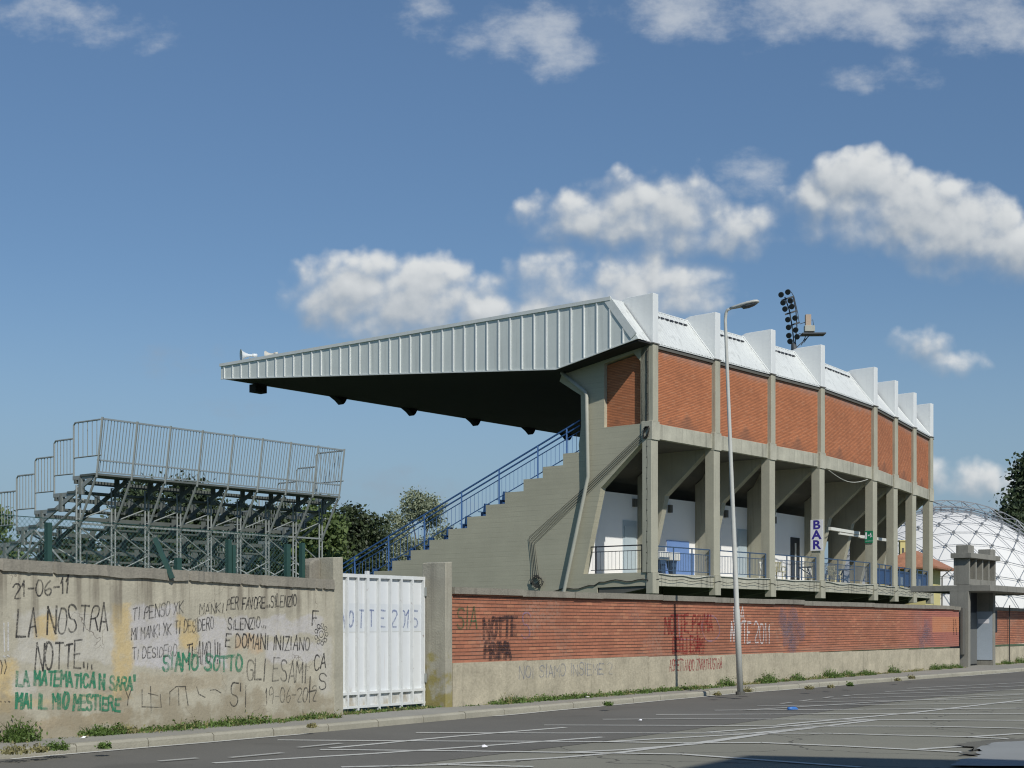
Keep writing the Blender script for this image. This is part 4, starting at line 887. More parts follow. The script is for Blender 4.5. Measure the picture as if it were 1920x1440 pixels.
for k in range(4, 12):
    s0, z0, ta, tb2 = TS[k] + .50, TZ[k] + .015, .22, .62; sb = MB(); q_ = lambda s, z, t: gp(0, s0 + s, z0 + z, t)
    sb.loft([[q_(.02, .18, t), q_(.36, .22, t), q_(.36, .26, t), q_(.02, .22, t)] for t in (ta, tb2)])
    sb.loft([[q_(-.02, .19, t), q_(.05, .2, t), q_(-.02, .60, t), q_(-.08, .58, t)] for t in (ta, tb2)])
    sb.obox(q_(.06, 0, ta + .1), D[0] * .2, UT[0] * .2, (0, 0, .2)); sb.build('seat', M['blue'], bevel=.012, **gk_)
# doors and fittings on the white back wall (distance along the wall line)
Q = [gp(i, 4.0, 0) for i in range(8)]
def wallpt(t):
    for i in range(7):
        L_ = (Q[i + 1] - Q[i]).length
        if t <= L_ or i == 6: u = (Q[i + 1] - Q[i]).normalized(); return Q[i] + u * t, u
        t -= L_
def on_wall(name, t0, t1, z0, z1, mat, out=.03, parent=gs):
    p_, u = wallpt(t0); n_ = Vector((-u.y, u.x, 0)); return MB().obox(p_ - n_ * out + Vector((0, 0, z0)), u * (t1 - t0), n_ * (out - .002), (0, 0, z1 - z0)).build(name, mat, gs, at=p_, rz=math.atan2(u.y, u.x))
on_wall('door_frame', 3.55, 4.62, 3.73, 6.3, M['grey_door'], .03); on_wall('door', 3.65, 4.5, 3.74, 6.05, M['grey_door'], .06)
on_wall('blue_dado', 6.5, 9.5, 3.73, 5.0, M['blue_light'], .02); on_wall('shutter', 7.1, 9.0, 3.735, 5.55, M['blue_light'], .04)
on_wall('door_frame', 13.5, 14.4, 3.73, 6.4, M['grey_door'], .03); on_wall('door', 13.6, 14.3, 3.74, 6.3, M['grey_door'], .06)
on_wall('door', 20.0, 21.2, 3.73, 6.3, M['dark'], .04); on_wall('door_leaf', 20.5, 20.66, 3.73, 6.0, M['plastic'], .07)
for t_, z_ in ((4.3, 6.95), (7.2, 6.85), (12.2, 6.9), (17.6, 6.9)): on_wall('wall_speaker', t_, t_ + .2, z_, z_ + .36, M['dark_conc'], .16)

# ------------------------------------------------------------------ things on and around the stand
def horn(name, c, size, mat, label, aim):
    r = empty(name, c); tag(r, label, 'loudspeaker', 'horn loudspeakers on the roof edge'); aim = Vector(aim).normalized()
    prof = [(.0, .05), (.12, .055), (.2, .07), (.34, .12), (.48, .20), (.58, .31)]
    b0 = Vector(c) + Vector((0, 0, .30 * size)) - aim * .3 * size
    MB().tube([b0 + aim * a * size for a, _ in prof], [q * size for _, q in prof], 14, False).build('horn', mat, r, at=c, smooth=True)
    MB().tube([b0 - aim * .22 * size, b0 + aim * .02 * size], .09 * size, 10).build('driver', mat, r, at=c, smooth=True)
    br = MB(); br.bar(b0 + aim * .05, Vector(c) + Vector((0, 0, 0)), .03); br.bar(Vector(c) - Vector((.12, 0, 0)), Vector(c) + Vector((.12, 0, 0)), .05); br.build('bracket', M['galv'], r, at=c)
horn('loudspeaker', fp(24.7, 15.22, -.2), 1.05, M['white'], 'bright white horn loudspeaker nearest the tip of the stand roof', (-.85, -.35, -.05))
horn('loudspeaker', fp(23.2, 15.2, -.5), .8, mk('old_white', (.5, .48, .42), .6, .2), 'smaller dirty horn loudspeaker lying behind the white one on the roof edge', (-.9, .2, -.12))
# BAR sign and exit sign on the columns
def sign(name, i, s0, s1, z0, z1, label, cat, mat, tq=-.27):
    r = empty(name, gp(i, (s0 + s1) / 2, z0, tq), math.atan2(-D[i].y, -D[i].x)); tag(r, label, cat)
    MB().obox(gp(i, s0, z0, tq - .03), D[i] * (s1 - s0), UT[i] * .03, (0, 0, z1 - z0)).build('board', mat, r, at=gp(i, (s0 + s1) / 2, z0, tq)); return r
bs_ = sign('bar_sign', 3, -.34, .33, 5.2, 6.72, 'tall white sign with blue letters BAR on a terrace column', 'sign', M['sign_white'])
def sfn(i, tq): return lambda a, d, z: gp(i, -a, z, tq - .03 + d)
def outline_text(ch, size, bold):
    cu = bpy.data.curves.new('letter', 'FONT'); cu.body = ch; cu.size = size; cu.offset = bold; cu.align_x = 'CENTER'; cu.fill_mode = 'FRONT'
    ob = bpy.data.objects.new('letter', cu); COL.objects.link(ob); dg = bpy.context.evaluated_depsgraph_get(); dg.update()
    me = ob.evaluated_get(dg).to_mesh(); vs = [tuple(v.co) for v in me.vertices]; fs = [tuple(p.vertices) for p in me.polygons]
    ob.evaluated_get(dg).to_mesh_clear(); bpy.data.objects.remove(ob); bpy.data.curves.remove(cu); return vs, fs
for k, ch in enumerate('BAR'):
    vs, fs = outline_text(ch, .60, .019); m_ = MB(); m_.add([sfn(3, -.27)(v[0] * 1.22 + .0, -.004, v[1] + 6.27 - k * .49) for v in vs], fs)
    m_.build('letter', M['sign_blue'], bs_, gp(3, 0, 5.2, -.27), math.atan2(-D[3].y, -D[3].x))
es = sign('exit_sign', 4, -.16, .30, 5.93, 6.57, 'small green emergency exit sign with a white door and running figure on a terrace column', 'sign', M['sign_green'])
st = Strokes(); st.line([(-.22, 6.18), (-.22, 6.46)], .10); st.line([(-.11, 6.33), (-.03, 6.33)], .035); st.line([(-.10, 6.33), (-.075, 6.37)], .02); st.line([(-.10, 6.33), (-.075, 6.29)], .02)
st.line([(.03, 6.40), (.06, 6.31), (.12, 6.25)], .04); st.line([(.055, 6.31), (.02, 6.23)], .035); st.line([(-.005, 6.36), (.04, 6.38), (.09, 6.34)], .03); st.line([(.035, 6.44), (.055, 6.44)], .04)
st.build('pictogram', M['sign_white'], es, sfn(4, -.27), gp(4, 0, 5.93, -.27), math.atan2(-D[4].y, -D[4].x))
st = Strokes()
for k in range(7): st.line([(-.24 + k * .058, 6.03), (-.205 + k * .058, 6.03)], .022)
st.build('caption', M['sign_white'], es, sfn(4, -.27), gp(4, 0, 5.93, -.27), math.atan2(-D[4].y, -D[4].x))
# awning frame on the terrace
n3 = Vector((-U[3].y, U[3].x, 0)); ao = P[3] + n3 * 1.2; af = lambda px, py: (lambda q: ao + U[3] * q[0] + Vector((0, 0, q[1])))(ray_plane(px, py, ao, U[3]))
aw = empty('awning_frame', P[4] - U[3] * 1.5 + n3 * 1.2 + Vector((0, 0, 3.72))); tag(aw, 'white tubular awning frame with a furled roll under the terrace ceiling, behind the exit sign', 'awning frame')
MB().bar(af(1556, 991), af(1610, 1000), .16).build('roll', M['plastic'], aw, at=aw.location); MB().bar(af(1573, 1000), af(1620, 1007), .10).build('arm', M['plastic'], aw, at=aw.location)
n5 = Vector((-U[4].y, U[4].x, 0)); ao2 = P[4] + n5 * .9; af2 = lambda px, py: (lambda q: ao2 + U[4] * q[0] + Vector((0, 0, q[1])))(ray_plane(px, py, ao2, U[4]))
mb_ = MB(); mb_.bar(af(1612, 1006), af2(1672, 1014), .16); mb_.bar(af2(1671, 1014), af2(1676, 1060), .07); mb_.bar(af2(1676, 1060), af2(1676.4, 1094), .07); mb_.build('support', M['plastic'], aw, at=aw.location)
# terrace furniture
def chair(mat, label):
    r = empty('plastic_chair', (0, 0, 0)); tag(r, label, 'chair', 'plastic chairs on the terrace')
    MB().loft([[(-.24, -.22, .42), (.24, -.22, .42), (.24, -.22, .45), (-.24, -.22, .45)], [(-.21, .22, .40), (.21, .22, .40), (.21, .22, .43), (-.21, .22, .43)]]).build('seat', mat, r)
    bk = MB()
    for k in range(5): x0 = -.20 + k * .085; bk.obox((x0, .20, .42), (.055, 0, 0), (0, .02, 0), (0, .10, .40))
    bk.obox((-.22, .29, .80), (.44, 0, 0), (0, .03, 0), (0, .01, .07)); bk.build('backrest', mat, r)
    for x0 in (-.26, .22):
        a_ = MB(); a_.obox((x0, -.22, .62), (.045, 0, 0), (0, .48, .03), (0, 0, .03)); a_.build('armrest', mat, r)
        for y0, dy_ in ((-.23, -.04), (.2, .06)): MB().obox((x0, y0 + dy_, 0), (.045, 0, 0), (0, .045, 0), (0, -dy_, .63 if y0 < 0 else .43)).build('leg', mat, r)
    return r
def copy_tree(o, parent=None):
    c = o.copy(); COL.objects.link(c)
    if parent: c.parent = parent
    for ch in o.children: copy_tree(ch, c)
    return c
ch_w = chair(M['plastic'], 'white plastic chair at the left end of the terrace group beside the BAR column'); ch_c = chair(M['cream'], 'cream plastic chair in the middle of the chairs left of the BAR column')
def terr(i, t, s): n_ = Vector((-U[i].y, U[i].x, 0)); return P[i] + U[i] * t + n_ * s + Vector((0, 0, 3.722))
def put(o, i, t, s, rz, label=None): o.location = terr(i, t, s); o.rotation_euler = (0, 0, rz); (label and tag(o, label)); return o
put(ch_w, 2, 1.5, 1.0, .6); put(ch_c, 2, 2.55, .9, 2.6)
put(copy_tree(ch_w), 2, 3.35, 1.3, -1.9, 'white plastic chair in front of the dark terrace door left of the BAR sign')
put(copy_tree(ch_c), 3, 4.0, .8, 2.4, 'cream plastic chair right of the BAR column, with its back to the railing')
put(copy_tree(ch_w), 3, 3.3, 1.7, .4, 'white plastic chair right of the BAR column, tucked behind the cream one')
tb = empty('terrace_table', (0, 0, 0)); tag(tb, 'grey-blue square table beside the BAR column', 'table', 'tables on the terrace')
MB().obox((-.5, -.5, .72), (1.0, 0, 0), (0, 1.0, 0), (0, 0, .04)).build('tabletop', M['railblue'], tb)
for sx in (-1, 1): MB().bar((.4 * sx, -.4, 0), (-.4 * sx, .4, .72), .04).build('leg', M['railblue'], tb); MB().bar((.4 * sx, .4, 0), (.4 * sx, .4, .72), .04).build('leg', M['railblue'], tb)
put(tb, 3, 1.3, 1.0, .8); put(copy_tree(tb), 3, 5.4, 1.0, .3, 'grey-blue square table near the exit sign column')
def bin_stand():
    r = empty('box_stand', (0, 0, 0)); tag(r, 'white box on a dark tapered stand behind the blue railing, the left one of two', 'box stand', 'white boxes on dark stands')
    MB().obox((-.38, -.18, .62), (.76, 0, 0), (0, .36, 0), (0, 0, .36)).build('box', M['plastic'], r, bevel=.02)
    MB().loft([[(-.10, -.1, 0), (.12, -.1, 0), (.12, .1, 0), (-.10, .1, 0)], [(-.3, -.15, .62), (.12, -.15, .62), (.12, .15, .62), (-.3, .15, .62)]]).build('stand', M['railblue'], r); return r
b1 = put(bin_stand(), 0, 1.75, .7, AU); put(copy_tree(b1), 0, 2.75, .8, AU, 'white box on a dark tapered stand behind the blue railing, the right one of two')

# ------------------------------------------------------------------ scaffold bleachers behind the left wall
BO = Vector((-9.93, 35.0, .1)); BU = Vector((.62, .785, 0)).normalized(); BW_ = Vector((-BU.y, BU.x, 0))
def bl(u, w, z): return BO + BU * u + BW_ * w + Vector((0, 0, z - .1))
bs = empty('bleachers', BO, 0); tag(bs, 'scaffold-built steel bleachers seen from behind, with a tall barred back railing', 'bleachers')
bk_ = dict(parent=bs, at=BO)
NB, PW = 8, 1.013; BLN = NB * PW; FZ, RISE, RUN = 5.2, .378, .80; NR = 11
for k in range(NB):        # leaning back railing panels
    m_ = MB(); u0, u1 = k * PW, (k + 1) * PW; rt_ = lambda u, f: bl(u + .0, -.24 * f, FZ + 1.30 * f)
    for f, w_ in ((.985, .04), (.24, .035), (.03, .03)): m_.bar(rt_(u0, f), rt_(u1, f), w_)
    for j in range(1, 11): u = u0 + PW * j / 11; m_.bar(rt_(u, .03), rt_(u, .985), .017)
    m_.build('back_railing', M['rail_galv'], **bk_)
for k in range(NB + 1):
    u = k * PW; MB().bar(bl(u, -.03, FZ - .1), bl(u, -.26, FZ + 1.32), .065, .04).build('railing_post', M['galv'], **bk_)
    m_ = MB()              # upright frame: double tube, brace to the overhanging back, raking beam down the rows
    for dd in (0, .11): m_.tube([bl(u - .05 + dd, .70, .1), bl(u - .05 + dd, .70, FZ - .25)], .024, 6)
    m_.tube([bl(u, .68, 3.95), bl(u, .0, FZ - .08)], .032, 6); m_.tube([bl(u, .7, FZ - .55), bl(u, .25, FZ - .06)], .022, 6)
    for j in range(14): m_.bar(bl(u - .05, .70, .4 + j * .34), bl(u + .06, .70, .4 + j * .34), .02)
    for wq in (3.2, 5.8):
        zz = FZ - RISE * wq / RUN - .2; MB().tube([bl(u, wq, .1), bl(u, wq, zz)], .024, 6).build('front_upright', M['galv'], **bk_)
    m_.build('upright', M['galv'], **bk_)
    MB().bar(bl(u, .15, FZ - .10), bl(u, RUN * NR, FZ - .10 - RISE * (NR - .2)), .045, .10).build('raking_beam', M['galv' if k in (0, NB) else 'plank'], **bk_)
    for r_ in range(NR): MB().bar(bl(u, RUN * r_ + .55, FZ - RISE * (r_ + 1) - .1), bl(u, RUN * r_ + .55, FZ - RISE * r_ - .03), .05, .12).build('step_bracket', M['plank'], **bk_)
for k in range(NB):
    u0, u1 = k * PW, (k + 1) * PW; m_ = MB()
    MB().tube([bl(u0, .68, 4.12), bl(u1, .68, 4.5)], .017, 6).build('diagonal_brace', M['galv'], **bk_); MB().tube([bl(u0, .72, 4.95), bl(u1, .72, 4.45)], .013, 6).build('diagonal_brace', M['galv'], **bk_)
    MB().tube([bl(u0, .68, 3.95), bl(u1, .68, 3.35)], .017, 6).build('diagonal_brace', M['galv'], **bk_); MB().tube([bl(u0, .68, 2.85), bl(u1, .68, 3.3)], .017, 6).build('diagonal_brace', M['galv'], **bk_)
    MB().tube([bl(u0, .68, 2.7), bl(u1, .68, 2.0)], .017, 6).build('diagonal_brace', M['galv'], **bk_); MB().tube([bl(u0, .68, 1.5), bl(u1, .68, 2.0)], .017, 6).build('diagonal_brace', M['galv'], **bk_)
    MB().tube([bl(u0 + .1, 3.2, 4.0), bl(u1 + .15, .9, 2.7)], .024, 6).build('diagonal_brace', M['galv'], **bk_); MB().tube([bl(u0, 5.8, 2.6), bl(u1, 3.2, 1.6)], .02, 6).build('diagonal_brace', M['galv'], **bk_)
for k in range(NB):
    u0, u1 = k * PW, (k + 1) * PW
    for (za, zb2) in ((3.7, 2.9), (2.2, 2.9), (2.1, 1.3)): MB().tube([bl(u0, 3.2, za), bl(u1, 3.2, zb2)], .017, 5).build('inner_brace', M['galv'], **bk_)
for z_, wz in ((2.75, 3.2), (1.5, 5.8)): MB().bar(bl(-.1, wz, z_), bl(BLN + .1, wz, z_), .045).build('ledger', M['galv'], **bk_)
for z_ in (4.03, 2.68, 1.4): MB().bar(bl(-.15, .70, z_), bl(BLN + .1, .70, z_), .05, .045).build('ledger', M['galv'], **bk_)
for r_ in range(NR + 1):   # floor boards and benches of each row
    z_ = FZ - RISE * r_; w0 = RUN * r_ - .05
    MB().obox(bl(-.05, w0, z_ - .05), BU * (BLN + .1), BW_ * (.34 if r_ else .62), (0, 0, .05)).build('floor_board', M['plank'], **bk_)
    if r_: MB().obox(bl(-.05, w0 + .0, z_ + .17), BU * (BLN + .1), BW_ * .06, (0, 0, .10)).build('bench', M['plank'], **bk_); 
for ue in (0, BLN):
    for r_ in range(NR):   # stepped side railings
        m_ = MB(); w0, w1 = RUN * r_ + (.1 if r_ else -.22), RUN * (r_ + 1) + .08; zb2, zt2 = FZ - RISE * r_ + .42, FZ - RISE * r_ + 1.27
        if r_ == 0: zb2 -= .0
        m_.tube([bl(ue, w1, zb2 - .45), bl(ue, w1, zt2 - .06), bl(ue, w1 - .06, zt2), bl(ue, w0 + .04, zt2)], .022, 6); m_.tube([bl(ue, w1, zb2), bl(ue, w0, zb2)], .017, 6)
        for j in range(1, 6): w = w0 + (w1 - w0) * j / 6; m_.tube([bl(ue, w, zb2), bl(ue, w, zt2)], .010, 5)
        m_.build('side_railing', M['galv'], **bk_)
    m_ = MB()
    for r_ in range(NR): m_.obox(bl(ue - .02, RUN * r_ + .1, FZ - RISE * r_ - .12), BU * .04, BW_ * RUN, (0, 0, .10)); m_.obox(bl(ue - .03, RUN * r_ + .52, FZ - RISE * (r_ + 1) - .1), BU * .06, BW_ * .14, (0, 0, RISE))
    m_.tube([bl(ue, .5, FZ - .6), bl(ue, 5.4, FZ - 3.2)], .035, 6); m_.tube([bl(ue, 5.4, FZ - 3.2), bl(ue, 3.2, .9)], .028, 6); m_.tube([bl(ue, 2.6, 3.9), bl(ue, 3.2, 2.0)], .024, 6); m_.tube([bl(ue, 2.5, 3.95), bl(ue, .75, 2.7)], .028, 6)
    m_.build('side_frame', M['galv'], **bk_)

# ------------------------------------------------------------------ floodlight mast, dome, house
FY = 122.0; fc = ray_depth(1491, 1170, FY); fc.z = .1
fm = empty('floodlight_mast', fc); tag(fm, 'dark floodlight mast with two rows of lamps rising behind the stand roof', 'floodlight')
fmk = dict(parent=fm, at=fc); fpx = lambda x, y: ray_depth(1440 + x / 11.08, 530 + y / 11.08, FY)
MB().tube([fc, fc + Vector((0, 0, 14)), fpx(545, 1390), fpx(530, 1250)], [.38, .3, .26, .2], 10).build('pole', M['mast'], smooth=True, **fmk)
m_ = MB(); m_.tube([fpx(545, 1300), fpx(500, 900), fpx(440, 560), fpx(350, 300)], .055, 6); m_.tube([fpx(560, 1300), fpx(600, 900), fpx(580, 560), fpx(520, 285)], .05, 6)
for a, b in (((285, 368), (532, 285)), ((355, 662), (602, 582)), ((475, 885), (660, 825))): m_.bar(fpx(*a), fpx(*b), .12)
m_.tube([fpx(480, 190), fpx(540, 290), fpx(620, 640), fpx(645, 820)], .03, 5); m_.tube([fpx(530, 360), fpx(480, 440)], .06, 5); m_.build('lamp_frame', M['mast'], **fmk)
for k, (x, y) in enumerate(((265, 265), (400, 215), (305, 430), (450, 395), (345, 560), (480, 515), (405, 780), (548, 752), (420, 940), (560, 1000), (425, 1110), (590, 1140), (450, 1230))):
    c_ = fpx(x, y) + Vector((0, -.35 - .1 * (k % 2), 0)); ax = Vector((-.45, -.75, -.38)).normalized()
    MB().tube([c_ + ax * .16, c_ + ax * .15, c_, c_ - ax * .22], [.21, .235, .22, .10], 14).build('floodlight', M['flood'], smooth=False, **fmk)
m_ = MB(); m_.obox(fpx(690, 1090) + Vector((0, -.6, 0)), (1.95, 0, .02), (0, 1.2, 0), (0, 0, .1))
for a, b in (((600, 1340), (860, 1100)), ((740, 1250), (840, 1110)), ((690, 1300), (780, 1120)), ((640, 1060), (930, 1085))): m_.tube([fpx(*a), fpx(*b)], .035, 5)
m_.tube([fpx(930, 1080), fpx(960, 1040), fpx(950, 920), fpx(930, 770), fpx(835, 805)], .028, 5); m_.tube([fpx(950, 915), fpx(880, 940)], .022, 5); m_.tube([fpx(660, 860), fpx(780, 820)], .03, 5); m_.build('platform', M['mast'], **fmk)
a_ = fpx(745, 1030); MB().obox(a_ + Vector((0, -.4, 0)), (.85, 0, 0), (0, .5, 0), (0, 0, .5)).build('ballast_box', M['pipe'], bevel=.03, **fmk)
MB().obox(fpx(775, 935) + Vector((0, -.2, .02)), (.45, 0, 0), (0, .4, 0), (0, 0, 1.05)).build('cabinet', mk('cabinet_tan', (.42, .33, .25), .8, .1), **fmk)
DC = Vector((35.4, 121, .1)); DR = 10.95
dm = empty('geodesic_dome', DC); tag(dm, 'large white dome with a grey geodesic strut frame, behind the far end of the stand', 'dome')
bm = bmesh.new(); bmesh.ops.create_icosphere(bm, subdivisions=5, radius=DR * .982)
bmesh.ops.bisect_plane(bm, geom=bm.verts[:] + bm.edges[:] + bm.faces[:], plane_co=(0, 0, 0), plane_no=(0, 0, 1), clear_inner=True)
me = bpy.data.meshes.new('membrane'); bm.to_mesh(me); bm.free(); me.polygons.foreach_set('use_smooth', [True] * len(me.polygons)); me.materials.append(M['membrane'])
o = bpy.data.objects.new('membrane', me); COL.objects.link(o); o.parent = dm
bm = bmesh.new(); bmesh.ops.create_icosphere(bm, subdivisions=4, radius=1.0, matrix=Matrix.Rotation(.35, 4, 'Z') @ Matrix.Rotation(.2, 4, 'X')); m1, m2 = MB(), MB()
for e_ in bm.edges:
    a, b = e_.verts[0].co, e_.verts[1].co
    if a.z < -.05 or b.z < -.05: continue
    m1.tube([DC + a * DR, DC + b * DR], .026, 4, False)
    mid = ((a + b) / 2).normalized()
    if a.z > .15: m2.tube([DC + a * (DR + .0), DC + a.normalized() * (DR * .982)], .025, 3, False)
for v_ in bm.verts:
    if v_.co.z > -.05: m1.tube([DC + v_.co * (DR + .12), DC + v_.co * (DR - .1)], .10, 6)
bm.free()
m1.build('strut_frame', M['strut'], dm, at=DC, fix=False); m2.build('stand_off', M['strut'], dm, at=DC, fix=False)
# outer arch truss running over the dome
ar = MB(); au = Vector((.50, .866, 0)); av = Vector((.90, -.12, 0))
NA = 30; pA, pB, pC = [], [], []
for k in range(NA + 1):
    th = math.pi * k / NA; r1_, r2_ = DR + .1, DR + .62
    for lst, rr, off in ((pA, r1_, -.5), (pB, r1_, .5), (pC, r2_, 0.0)): lst.append(DC + Vector((math.cos(th) * rr, off - 1.5 * math.sin(th), math.sin(th) * rr)))
for l in (pA, pB, pC): ar.tube(l, .04, 5, False)
for k in range(NA): ar.tube([pA[k], pC[k + 1] if k % 2 else pC[k]], .03, 4, False); ar.tube([pB[k], pC[k + 1]], .03, 4, False); ar.tube([pA[k + 1], pC[k]], .03, 4, False); ar.tube([pA[k], pB[k]], .03, 4, False)
ar.build('arch_truss', M['strut'], dm, at=DC, fix=False)
HO = Vector((27.6, 100.6, .1)); hs = empty('house', HO, R(62)); tag(hs, 'small yellow house with a tiled hip roof and chimney, glimpsed between the last columns', 'house')
hk = dict(parent=hs); hm = lambda name, mb_, mat, par=hs: (lambda ob: ob)(mb_.build(name, mat, par))
def hb(x0, x1, y0, y1, z0, z1): return MB().box(x0, x1, y0, y1, z0, z1)
def local(mb_):
    Mx = Matrix.Translation(HO) @ Matrix.Rotation(R(62), 4, 'Z'); mb_.v = [Mx @ v for v in mb_.v]; return mb_
local(hb(-2.6, 2.2, -1.3, 1.7, 0, 5.3)).build('wall', M['yellow'], hs, at=HO, rz=R(62))
rf = MB(); e_ = 5.3; rf.add([(-3.1, -2.2, e_), (3.1, -2.2, e_), (3.1, 2.2, e_), (-3.1, 2.2, e_), (-1.2, 0, 6.55), (1.2, 0, 6.55), (-3.1, -2.2, e_ - .12), (3.1, -2.2, e_ - .12), (3.1, 2.2, e_ - .12), (-3.1, 2.2, e_ - .12)],
       [(0, 1, 5, 4), (1, 2, 5), (2, 3, 4, 5), (3, 0, 4), (0, 6, 7, 1), (1, 7, 8, 2), (2, 8, 9, 3), (3, 9, 6, 0), (6, 9, 8, 7)])
ro = local(rf).build('roof', M['tile'], hs, at=HO, rz=R(62))
ch_ = ray_depth(1692, 1030, 100.5); c2 = MB(); c2.obox((ch_.x - .2, 100.3, 5.6), (.42, 0, 0), (0, .42, 0), (0, 0, 1.65)); c2.obox((ch_.x - .26, 100.24, 7.25), (.54, 0, 0), (0, .54, 0), (0, 0, .08)); c2.build('chimney', M['yellow'], ro, at=HO, rz=R(62))
MB().obox((ch_.x - .08, 100.28, 6.0), (.14, 0, 0), (0, .015, 0), (0, 0, .8)).build('flue_opening', M['dark_conc'], ro, at=HO, rz=R(62))
ev = ray_depth(1770, 1066, 99.0); MB().tube([ev + Vector((.55, 0, 0)), ev + Vector((-.1, .1, -.55)), ev + Vector((-.12, .1, -5))], .05, 6).build('drainpipe', M['dark_conc'], hs, at=HO, rz=R(62))

# ------------------------------------------------------------------ trees
def tree(name, base, h, blobs, n, leaf, mat, label, trunk_r=.18, group=None, trunk_h=None, limbs=7, seed=1):
    """blobs: (dx, dy, z, rx, ry, rz) ellipsoids of foliage relative to the base"""
    rg = np.random.default_rng(seed); r = empty(name, base); tag(r, label, 'tree', group); th = trunk_h or h * .5; rr = random.Random(seed)
    tk = MB(); B = Vector(base); tk.tube([B - Vector((0, 0, .1)), B + Vector((.05, 0, th * .4)), B + Vector((-.05, .05, th))], [trunk_r * 1.3, trunk_r, trunk_r * .6], 8)
    for k in range(limbs):
        bb = blobs[k % len(blobs)]; tgt = B + Vector((bb[0] + rr.uniform(-.4, .4) * bb[3], bb[1] + rr.uniform(-.4, .4) * bb[4], bb[2] + rr.uniform(-.2, .5) * bb[5])); s0 = B + Vector((0, 0, th * rr.uniform(.45, .95)))
        tk.tube([s0, s0.lerp(tgt, .5) + Vector((0, 0, .1 * h * .3)), tgt], [trunk_r * .5, trunk_r * .3, trunk_r * .1], 5)
    tk.build('trunk', M['bark'], r, at=base)
    vol = np.array([b[3] * b[4] * b[5] for b in blobs]) ** .7; vol /= vol.sum(); V = []; 
    for b, cnt in zip(blobs, (vol * n).astype(int)):
        # small clusters of leaves on an uneven shell, with gaps
        ncl = max(6, cnt // 26); d = rg.normal(size=(ncl, 3)); d /= np.linalg.norm(d, axis=1)[:, None]; rad = rg.uniform(.45, 1.08, ncl) ** .6
        cc = d * rad[:, None] * np.array(b[3:6]) + np.array(b[:3]); per = cnt // ncl
        for c in cc:
            p = c + rg.normal(size=(per, 3)) * leaf * np.array([2.1, 2.1, 1.4]); a = rg.normal(size=(per, 3)); a /= np.linalg.norm(a, axis=1)[:, None]; q = rg.normal(size=(per, 3)); q = np.cross(a, q); q /= np.linalg.norm(q, axis=1)[:, None]
            sz = leaf * rg.uniform(.6, 1.2, (per, 1)); V.append(np.stack([p - a * sz, p + q * sz * .55, p + a * sz, p - q * sz * .55], 1).reshape(-1, 3))
    V = np.concatenate(V); nq = len(V) // 4; me = bpy.data.meshes.new('crown'); me.vertices.add(len(V)); me.vertices.foreach_set('co', V.astype(np.float32).ravel())
    me.loops.add(nq * 4); me.loops.foreach_set('vertex_index', np.arange(nq * 4, dtype=np.int32)); me.polygons.add(nq); me.polygons.foreach_set('loop_start', np.arange(0, nq * 4, 4, dtype=np.int32))
    me.update(calc_edges=True); me.validate(); me.materials.append(mat); o = bpy.data.objects.new('crown', me); COL.objects.link(o); o.parent = r; return r
def px_tree(name, Y, x0, x1, ytop, kind, label, n=9000, leaf=.2, seed=1, zlow=.25, group='trees beyond the stadium', skirt=True):
    c = (x0 + x1) / 2; X = (c - 960) / FPX * Y; w = (x1 - x0) / FPX * Y / 2; h = EYE + (HOR - ytop) * Y / FPX; rr = random.Random(seed); bl_ = []
    if kind == 'round':
        for k in range(9):
            a = rr.uniform(0, 6.28); q = rr.uniform(.2, .68); zz = rr.uniform(.45, .86); sh = math.sqrt(max(.12, 1 - ((zz - .6) / .42) ** 2)); bl_.append((w * q * sh * math.cos(a), w * q * sh * math.sin(a), h * zz - w * .1, w * .42, w * .42, h * .13))
        bl_.append((0, 0, h * .9, w * .38, w * .38, h * .10)); bl_.append((0, 0, h * .55, w * .7, w * .7, h * .25))
        if skirt: bl_.append((0, 0, h * .28, w * .8, w * .8, h * .18))
    elif kind == 'poplar':
        for k in range(7): f = k / 6; ww = w * (1 - .55 * f) * rr.uniform(.8, 1.1); bl_.append((rr.uniform(-.3, .3) * w, rr.uniform(-.3, .3) * w, h * (.22 + .72 * f), ww * .75, ww * .75, h * .11))
    elif kind == 'multi':
        for (fx, fz, s_) in ((-.68, .72, .34), (-.2, .9, .3), (.22, .86, .32), (.62, .62, .36), (-.4, .5, .5), (.25, .5, .55), (0, .3, .8), (.82, .4, .3), (-.75, .42, .35)): bl_.append((fx * w, rr.uniform(-.3, .3) * w, fz * h, w * s_, w * s_, h * s_ * .36))
    return tree(name, (X, Y, .1), h, bl_, n, leaf, M[{'p': 'leaf_pine', 'l': 'leaf_pale', 'm': 'leaf_mid', 'd': 'leaf_dark'}[label[0]]], label[1:], max(.15, w * .06), group, h * .55, 9, seed)
px_tree('pine_tree', 150, 588, 728, 955, 'round', 'pdark dense pine left of the blue stair railing', 26000, .24, 11)
px_tree('poplar_tree', 178, 716, 862, 922, 'multi', 'lpale silvery poplar rising behind the blue stair railing', 34000, .2, 12)
px_tree('tree', 104, 545, 648, 936, 'round', 'mlight green tree at the right end of the bleachers', 16000, .2, 13)
px_tree('tree', 118, 190, 330, 908, 'round', 'ddark tree behind the bleachers, second dark crown from the left', 24000, .24, 14)
px_tree('tree', 112, 290, 420, 902, 'round', 'ddark tree behind the middle of the bleachers, tallest of the dark row', 24000, .24, 15)
px_tree('tree', 116, 385, 500, 948, 'round', 'dlow dark tree behind the bleachers, under the strip of sky', 20000, .24, 16)
px_tree('tree', 110, 470, 585, 955, 'round', 'dlow dark tree behind the right half of the bleachers', 20000, .24, 17)
px_tree('tree', 108, -60, 48, 955, 'round', 'mbushy light green tree at the left edge under the side railings', 14000, .2, 18)
px_tree('tree', 114, 60, 215, 1010, 'round', 'dlow dark tree behind the left half of the bleachers', 20000, .24, 19)
